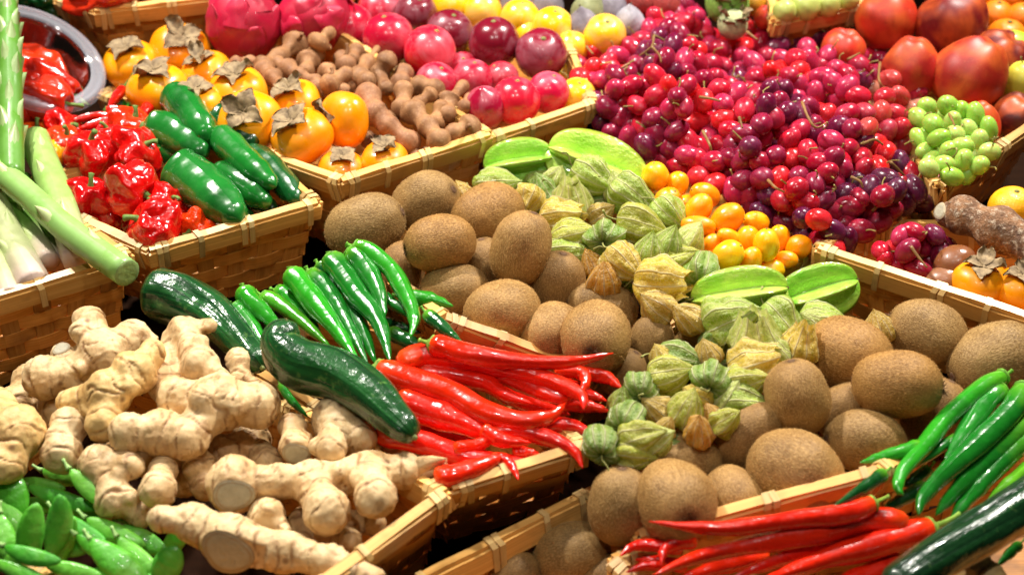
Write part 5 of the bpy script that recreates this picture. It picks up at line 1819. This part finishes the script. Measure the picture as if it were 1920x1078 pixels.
PG = [C(84, 174, 44), C(68, 158, 40), C(106, 188, 58)]
for i, a in enumerate([
    (24, 922, 96, 62, .088, -62, .2, 'broad pale pea pod at the picture edge, highest of the heap'),
    (116, 934, 150, 34, .080, -16, .1, 'long pea pod below the stubby ginger'),
    (180, 920, 136, 40, .094, -34, .15, 'brightest pea pod on top, tip toward the pear-shaped ginger'),
    (60, 1000, 124, 52, .090, 80, -.2, 'upright pea pod, first of the standing pair'),
    (106, 986, 128, 50, .096, 78, .3, 'upright pea pod with a highlight, second of the standing pair'),
    (216, 998, 130, 38, .078, -22, .1, 'pea pod behind the shaded ones, below the ginger'),
    (222, 1052, 140, 56, .080, -32, .2, 'broad shaded pea pod at the bottom edge'),
    (312, 1058, 88, 58, .078, 58, .2, 'pea pod touching the front ginger root'),
    (14, 1014, 110, 44, .084, -68, .2, 'pea pod at the picture edge beside the standing pair'),
    (40, 1072, 120, 30, .090, -18, .1, 'thin pea pod in the bottom corner'),
    (150, 1022, 90, 36, .070, 20, .1, 'pea pod in the gap beside the standing pair'),
    (136, 1068, 120, 32, .086, -10, .1, 'thin pea pod along the bottom edge'),
    (268, 1012, 110, 42, .068, -25, .1, 'shaded pea pod under the front ginger root'),
    (2, 965, 90, 40, .070, 60, .1, 'pea pod behind the broad pale one'),
    (82, 908, 90, 26, .078, -10, .1, 'narrow pea pod just under the round ginger'),
    (190, 1080, 110, 40, .072, 12, .1, 'pea pod cut by the bottom edge'),
    (170, 965, 110, 40, .064, -30, .1, 'shaded pea pod under the brightest one'),
    (60, 950, 110, 40, .062, 10, .1, 'shaded pea pod under the broad pale one'),
    (300, 1100, 110, 44, .064, -20, .1, 'pea pod below the front ginger at the bottom edge'),
    (90, 1050, 110, 44, .060, 30, .1, 'shaded pea pod beneath the standing pair'),
    (120, 890, 90, 40, .060, -8, .1, 'pea pod deep under the stubby ginger'),
    (330, 1010, 90, 40, .056, 50, .1, 'pea pod deep under the ginger in front'),
    (150, 990, 120, 36, .082, -28, .2, 'slim pea pod between the standing pair and the brightest one'),
    (262, 1046, 120, 38, .074, -38, .15, 'pea pod just before the one touching the front ginger'),
    (190, 1030, 116, 34, .084, -24, .2, 'slim pea pod on top of the broad shaded one'),
    (60, 1040, 120, 34, .098, -12, .2, 'pea pod lying across the feet of the standing pair'),
    (30, 975, 110, 40, .078, -40, .2, 'pea pod beside the broad pale one at the edge'),
    (120, 1016, 110, 34, .076, 64, .2, 'pea pod leaning on the second of the standing pair'),
    (240, 965, 100, 34, .072, -14, .1, 'pea pod behind the brightest one, under the pear-shaped ginger'),
    (12, 1050, 100, 36, .076, 20, .1, 'pea pod low in the bottom corner'),
]):
    pea_pod(*a[:6], 10, a[6], a[7], PG[i % 3])

# ================================================================== dragon fruit
def scale_mesh(seed):
    nx, ny = 12, 9
    v, f = [], []
    for lay in (0.006, -0.006):
        for i in range(nx):
            s_ = i / (nx - 1)
            w_ = 0.23 * max(0.0, 1 - s_) ** 0.55 * (0.85 + .4 * s_)
            for j in range(ny):
                q = j / (ny - 1) * 2 - 1
                v.append((q * w_, lay + 0.022 - 0.13 * q * q * w_ / .30 - 0.17 * s_ * s_ + 0.10 * max(0, s_ - .4) + 0.02 * N3(s_ * 3, q * 2, seed), s_ * 0.38))
    k = nx * ny
    for i in range(nx - 1):
        for j in range(ny - 1):
            a = i * ny + j
            f.append((a, a + ny, a + ny + 1, a + 1)); f.append((k + a, k + a + 1, k + a + ny + 1, k + a + ny))
        for j in (0, ny - 1):
            a = i * ny + j
            f.append((a, a + ny, k + a + ny, k + a))
    return mesh('scale', v, f)


SCL = [scale_mesh(i * 2.2) for i in range(3)]
DB = round_mesh('body', 4, 0.0, 0.02, 0, 0.06, n=24, segs=36)


def dragonfruit(px, py, L, z, ang, tilt, label, fat):
    p = P(px, py, z); s = L * mpp(p)
    e = link('dragon_fruit', None)
    place(e, p, frame(ang, tilt, 0), s)
    setp(e, label, 'dragon fruit', 'pink dragon fruits')
    b = link('body', DB, M['dragon_skin'], e, C(184, 22, 58)); b.scale = (fat, fat, 1)
    for k in range(11):
        zz = -0.40 + 0.66 * (k / 10)
        th = k * 2.399 + .4
        r = 0.5 * fat * math.sqrt(max(0, 1 - (zz / .5) ** 2))
        slope = math.atan2(-zz * fat * fat, r + .02)
        o = link('scale', SCL[k % 3], M['dragon_skin'], e, C(198, 34, 70) if k % 2 else C(182, 26, 58))
        rad = Vector((math.cos(th), math.sin(th), 0))
        up_ = (Vector((0, 0, 1)) * math.cos(slope) + rad * math.sin(slope)).normalized()
        nr = (rad - up_ * rad.dot(up_)).normalized()
        x_ = nr.cross(up_)
        o.matrix_local = Matrix.Translation(rad * (r * .99) + Vector((0, 0, zz))) @ Matrix((x_, nr, up_)).transposed().to_4x4() @ Matrix.Diagonal((1.0, 1, 1.0, 1))
    return e


dragonfruit(456, 44, 150, .130, 80, 25, 'dragon fruit behind the persimmons, the one farther from the plums', .92)
dragonfruit(588, 34, 142, .130, 20, 20, 'dragon fruit lying beside the pink plums', .9)

# ================================================================== red grapes
def bunch(cells, label, tints, stems, group='bunches of grapes', rs_=None):
    """cells: (px, py, size px, z) of the berries"""
    ps = [P(c[0], c[1], c[3]) for c in cells]
    o3 = sum(ps, Vector()) / len(ps)
    e = link('grape_bunch', None); e.location = o3
    setp(e, label, 'grapes', group)
    hub = o3 - Vector((0, 0, .01))
    for c, p in zip(cells, ps):
        s = c[2] * mpp(p)
        o = link('berry', RM['grape'][random.randrange(3)], M['grape'], e, tints[min(len(tints) - 1, max(0, int((0.5 + 0.9 * mnoise.noise(p * 16)) * len(tints) + random.uniform(-1.2, 1.2))))])
        m3 = frame(random.uniform(0, 360), random.uniform(-40, 70))
        a = random.uniform(.80, .90)
        o.matrix_local = Matrix.Translation(p - o3) @ m3.to_4x4() @ Matrix.Diagonal((s * a, s * a, s * random.uniform(1.02, 1.26), 1))
    # thin pedicels between the berries
    V, F = [], []
    for c, p in zip(cells, ps):
        if random.random() < .45:
            s = c[2] * mpp(p)
            d = Vector((random.uniform(-1, 1), random.uniform(-1, 1), random.uniform(.1, .9))).normalized()
            a = p - o3 + d * s * .38
            q = [Vector(x) for x in catmull([a, a + d * .006 + Vector((random.uniform(-.002, .002), 0, .001)), a + d * .011 + Vector((random.uniform(-.005, .005), random.uniform(-.004, .004), .001))], 5)]
            tm = tube('tmp', q, [.0011, .0008, .0007, .0007, .0009], 5)
            b = len(V)
            V += [v_.co.copy() for v_ in tm.vertices]; F += [tuple(b + k for k in pl.vertices) for pl in tm.polygons]
            bpy.data.meshes.remove(tm)
    if V:
        tw = link('pedicels', mesh('pedicels', V, F), M['chili_stem'], e, C(150, 136, 70)); tw['kind'] = 'stuff'
    for st in stems:
        q = [P(x[0], x[1], x[2]) for x in st]
        sm = catmull(q, 12)
        me = tube('stem', sm, [.0016 - .0007 * k / 11 for k in range(12)], 7, lambda th, t: 1 + .25 * N3(t * 20, th, 1))
        link('stem', shift(me, o3), M['chili_stem'], e, C(138, 100, 52))
    return e


def inside(poly, x, y):
    c = False
    for i in range(len(poly)):
        (x1, y1), (x2, y2) = poly[i], poly[i - 1]
        if (y1 > y) != (y2 > y) and x < (x2 - x1) * (y - y1) / (y2 - y1) + x1: c = not c
    return c


GP = [(1064, 110), (1100, 66), (1150, 92), (1185, 62), (1190, 14), (1240, 4), (1292, 14), (1312, 46), (1330, 58), (1350, 84), (1385, 60), (1430, 40), (1462, 56), (1500, 58), (1540, 70), (1600, 92), (1650, 96), (1672, 120), (1730, 128),
      (1722, 182), (1738, 205), (1712, 250), (1700, 290), (1722, 330), (1760, 348), (1752, 372), (1715, 398), (1680, 402), (1640, 420), (1590, 462), (1540, 470), (1500, 440), (1456, 412), (1410, 396), (1376, 372), (1350, 350), (1310, 345), (1285, 318), (1248, 306), (1205, 296), (1180, 268), (1130, 246), (1112, 210), (1112, 160), (1070, 180)]


def gz(x, y):
    d = 1e9
    for i in range(len(GP)):
        ax, ay = GP[i - 1]; bx, by = GP[i]
        t_ = max(0, min(1, ((x - ax) * (bx - ax) + (y - ay) * (by - ay)) / ((bx - ax) ** 2 + (by - ay) ** 2)))
        d = min(d, math.hypot(x - ax - t_ * (bx - ax), y - ay - t_ * (by - ay)))
    return .088 + .056 * (1 - math.exp(-d / 75)) + .030 * mnoise.noise(Vector((x / 95, y / 72, 3.3))) * min(1, d / 40)


def fill(poly, zf, spacing, n, seed, zoff=0.0, avoid=()):
    rs_ = random.Random(seed)
    x0 = min(p[0] for p in poly); x1 = max(p[0] for p in poly); y0 = min(p[1] for p in poly); y1 = max(p[1] for p in poly)
    out = []
    tries = 0
    while len(out) < n and tries < 60000:
        tries += 1
        x, y = rs_.uniform(x0, x1), rs_.uniform(y0, y1)
        if not inside(poly, x, y): continue
        z = zf(x, y) + zoff + rs_.uniform(-.010, .010)
        k = 0.86 + 0.28 * (y / 480)
        if all(math.hypot((x - o[0]), (y - o[1]) * 1.0) > spacing * k for o in out): out.append((x, y, 0, z))
    return out


surf = fill(GP, gz, 24.0, 300, 3)
inner = [(x * .94 + 1410 * .06, y * .93 + 250 * .07) for x, y in GP]
deep = fill(inner, gz, 27.0, 190, 8, -.022)
cells = []
for i, c in enumerate(surf + deep):
    k = (38 + 9 * c[1] / 420) + 7 * random.random()
    cells.append((c[0], c[1], k * (1.0 if i < len(surf) else 1.0), c[3]))
seeds = [((1110, 110), 'small bunch of red grapes hanging over the yellow plums'), ((1250, 90), 'highest bunch of red grapes, in front of the figs and lychees'), ((1215, 225), 'bunch of red grapes above the large star fruit'),
         ((1420, 150), 'bunch of red grapes in the middle of the back'), ((1380, 300), 'bunch of red grapes with brown stems just above the kumquats'), ((1580, 150), 'bunch of red grapes in front of the apples'),
         ((1540, 280), 'bunch of red grapes in the middle of the front'), ((1680, 200), 'pale red bunch beside the green grapes'), ((1650, 350), 'dark bunch of grapes under the green ones'), ((1500, 410), 'darkest bunch of grapes at the cut rim')]
RED = [C(224, 30, 30), C(204, 22, 46), C(192, 36, 76), C(176, 16, 48), C(146, 14, 52), C(112, 14, 54)]
DRK = [C(150, 12, 38), C(112, 12, 42), C(84, 10, 42), C(176, 16, 34), C(92, 14, 54)]
PAL = [C(196, 40, 50), C(184, 50, 64), C(206, 70, 60), C(170, 26, 48), C(190, 120, 90)]
STM = {1: [[(1226, 68, .165), (1222, 88, .16), (1198, 106, .15)], [(1222, 88, .16), (1236, 104, .155), (1240, 118, .15)]],
       4: [[(1318, 246, .165), (1330, 270, .165), (1334, 282, .16)], [(1386, 220, .165), (1392, 240, .16)], [(1312, 182, .16), (1336, 186, .165), (1350, 190, .165)]],
       6: [[(1504, 192, .17), (1516, 222, .17), (1530, 240, .165), (1548, 232, .165)], [(1440, 338, .14), (1454, 352, .145), (1470, 360, .14)]],
       8: [[(1670, 304, .14), (1688, 322, .13), (1702, 336, .12)], [(1618, 270, .155), (1640, 262, .155), (1656, 272, .15)]],
       9: [[(1596, 332, .14), (1612, 340, .14), (1618, 352, .135)], [(1636, 396, .11), (1652, 380, .12)]],
       5: [[(1590, 112, .15), (1612, 100, .15)]], 2: [[(1180, 120, .15), (1165, 128, .15)]], 3: [[(1400, 60, .15), (1420, 75, .15)]], 0: [[(1100, 88, .13), (1112, 102, .13)]], 7: [[(1650, 118, .13), (1648, 150, .14), (1660, 170, .13)]]}
groups = [[] for _ in seeds]
for c in cells:
    groups[min(range(len(seeds)), key=lambda i: math.hypot(c[0] - seeds[i][0][0], c[1] - seeds[i][0][1]))].append(c)
for i, ((sx, sy), lab) in enumerate(seeds):
    tn = PAL if i == 7 else DRK + RED[:2] if i in (8, 9) else RED
    bunch(groups[i], lab, tn, STM.get(i, []))
bunch([(1652, 470, 42, .1), (1672, 470, 38, .095), (1690, 442, 44, .115), (1712, 436, 44, .118), (1752, 440, 42, .115), (1702, 470, 46, .11), (1730, 462, 40, .1), (1660, 486, 40, .095), (1684, 496, 40, .09), (1722, 506, 44, .095), (1764, 474, 44, .1), (1744, 494, 38, .085), (1700, 488, 36, .085), (1720, 480, 36, .085), (1776, 460, 36, .09)],
      'small separate bunch of red grapes next to the cassava', RED + DRK[:2], [[(1708, 462, .12), (1722, 482, .115), (1738, 502, .11)]])
gg = fill([(1722, 200), (1760, 192), (1800, 200), (1840, 210), (1860, 240), (1862, 280), (1830, 320), (1790, 340), (1748, 332), (1722, 306), (1718, 260)], lambda x, y: .128, 25, 30, 5)
gg += fill([(1740, 220), (1840, 225), (1845, 290), (1790, 325), (1740, 310)], lambda x, y: .108, 27, 14, 6)
bunch([(c[0], c[1], 40 + 5 * random.random(), c[3]) for c in gg], 'bunch of green grapes in a basket beside the red ones', [C(176, 216, 88), C(160, 208, 72), C(194, 224, 110)], [[(1780, 214, .14), (1790, 236, .145)]])

# ================================================================== apples, oranges, pears and others at the back
for kind, px, py, W, z, ang, tilt, lab, col in [
    ('apple', 1662, 40, 116, .125, 95, 5, 'orange-red apple beside the basket of pale fruit', C(184, 46, 20)),
    ('apple', 1786, 48, 134, .128, 110, 0, 'dark red apple at the top, in front of the oranges', C(116, 16, 16)),
    ('bellapple', 1708, 126, 112, .122, 92, 30, 'red apple narrowing upward between three round ones', C(168, 26, 20)),
    ('bellapple', 1820, 138, 140, .125, 62, 25, 'largest glossy apple above the green grapes', C(162, 34, 20)),
    ('apple', 1872, 112, 112, .108, 60, 40, 'dark apple behind the largest one', C(104, 16, 14)),
    ('bellapple', 1834, 232, 84, .104, 92, 35, 'orange-red apple peeking out above the green grapes', C(204, 56, 24)),
    ('apple', 1580, 96, 84, .105, 80, 40, 'apple half hidden behind the red grapes', C(204, 50, 32)),
    ('apple', 1908, 222, 96, .095, 80, 40, 'deep red apple in shadow at the picture edge', C(74, 12, 12)),
    ('apple', 1436, 34, 46, .115, 80, 40, 'small red fruit behind the grapes next to the cabbage', C(196, 40, 30)),
]:
    fruit(kind, 'apple', 'apple', px, py, W, z, ang, tilt, lab, col, 'apple', 'red apples', (1, 1), STALK, .18, 'darkcalyx')
for px, py, W, lab in [(1868, 30, 62, 'orange right above the dark apple behind'), (1916, 34, 60, 'orange cut by the picture edge'), (1846, -6, 60, 'orange at the top edge beside the dark red apple'), (1898, -4, 60, 'orange at the top edge in the corner'), (1886, 72, 76, 'orange lying below the others, behind the green pear')]:
    fruit('orange', 'orange', 'orange', px, py, W, .112, 90, 40, lab, C(246, 130, 8), 'citrus', 'oranges in the far corner', (1, 1), STEMEND, .46)
fruit('pear', 'pear', 'pear', 1902, 96, 78, .112, 140, 30, 'green pear under the oranges', C(150, 190, 40), 'pear', 'pears at the picture edge', (1, 1), STALK, .5, 'darkcalyx')
fruit('pear', 'pear', 'pear', 1916, 152, 70, .108, 100, 30, 'yellowish pear beside the dark apple', C(206, 196, 60), 'pear', 'pears at the picture edge', (1, 1), STALK, .5, 'darkcalyx')
for px, py, W, lab in [(1472, 20, 44, 'pale green fruit at the near corner of the back basket'), (1512, 12, 56, 'largest pale green fruit in the back basket'), (1552, 8, 50, 'pale green fruit at the far side of the back basket'), (1590, -4, 46, 'pale green fruit beside the orange-red apple')]:
    fruit('pear', 'guava', 'guava', px, py, W, .14, 60, 40, lab, C(180, 192, 96), 'pear', 'pale green guavas', (1, .9), STEMEND, .46)


# loose-leaved heads behind the grapes
def head(px, py, W, z, label, tone, n=14):
    p = P(px, py, z); s = W * mpp(p)
    e = link('cabbage', None)
    place(e, p, frame(90, 38), s)
    setp(e, label, 'cabbage', 'small green cabbages')
    b = link('heart', RM['lychee'][0], M['leafy'], e, tone); b.scale = (.86, .86, .86)
    for k in range(n):
        th = k * 2.399; zz = -.3 + .75 * k / n
        o = link('leaf', LBM[k % 6], M['leafy'], e, tuple(x * random.uniform(.8, 1.25) for x in tone))
        r = .42 * math.sqrt(max(.05, 1 - zz * zz * 3))
        o.location = (r * math.cos(th) * .8, r * math.sin(th) * .8, zz * .8)
        o.rotation_euler = (0, -.9 + zz, th)
        o.scale = (.9, 1.3, .9)
    return e


head(1364, 6, 96, .13, 'green cabbage behind the red grapes at the top edge', C(140, 190, 80))
head(1374, 46, 66, .12, 'pale cabbage just behind the red grapes', C(196, 204, 150))
fruit('orange', 'citrus_fruit', 'fruit', 1412, 6, 56, .12, 90, 40, 'ochre fruit beside the green cabbage', C(196, 140, 30), 'citrus', 'loose citrus', (1, 1), STEMEND, .44)
# deeper rows the gaps at the back open onto
for px, py, W, lab, col in [(620, -4, 90, 'orange fruit behind the second dragon fruit at the top edge', C(214, 110, 20)), (690, -30, 80, 'orange fruit behind the pink plums at the top edge', C(214, 110, 20)), (760, -30, 80, 'orange fruit behind the farthest dark plum', C(224, 130, 20))]:
    fruit('orange', 'citrus_fruit', 'fruit', px, py, W, .105, 90, 40, lab, col, 'citrus', 'loose citrus', (1, 1), STEMEND, .44)
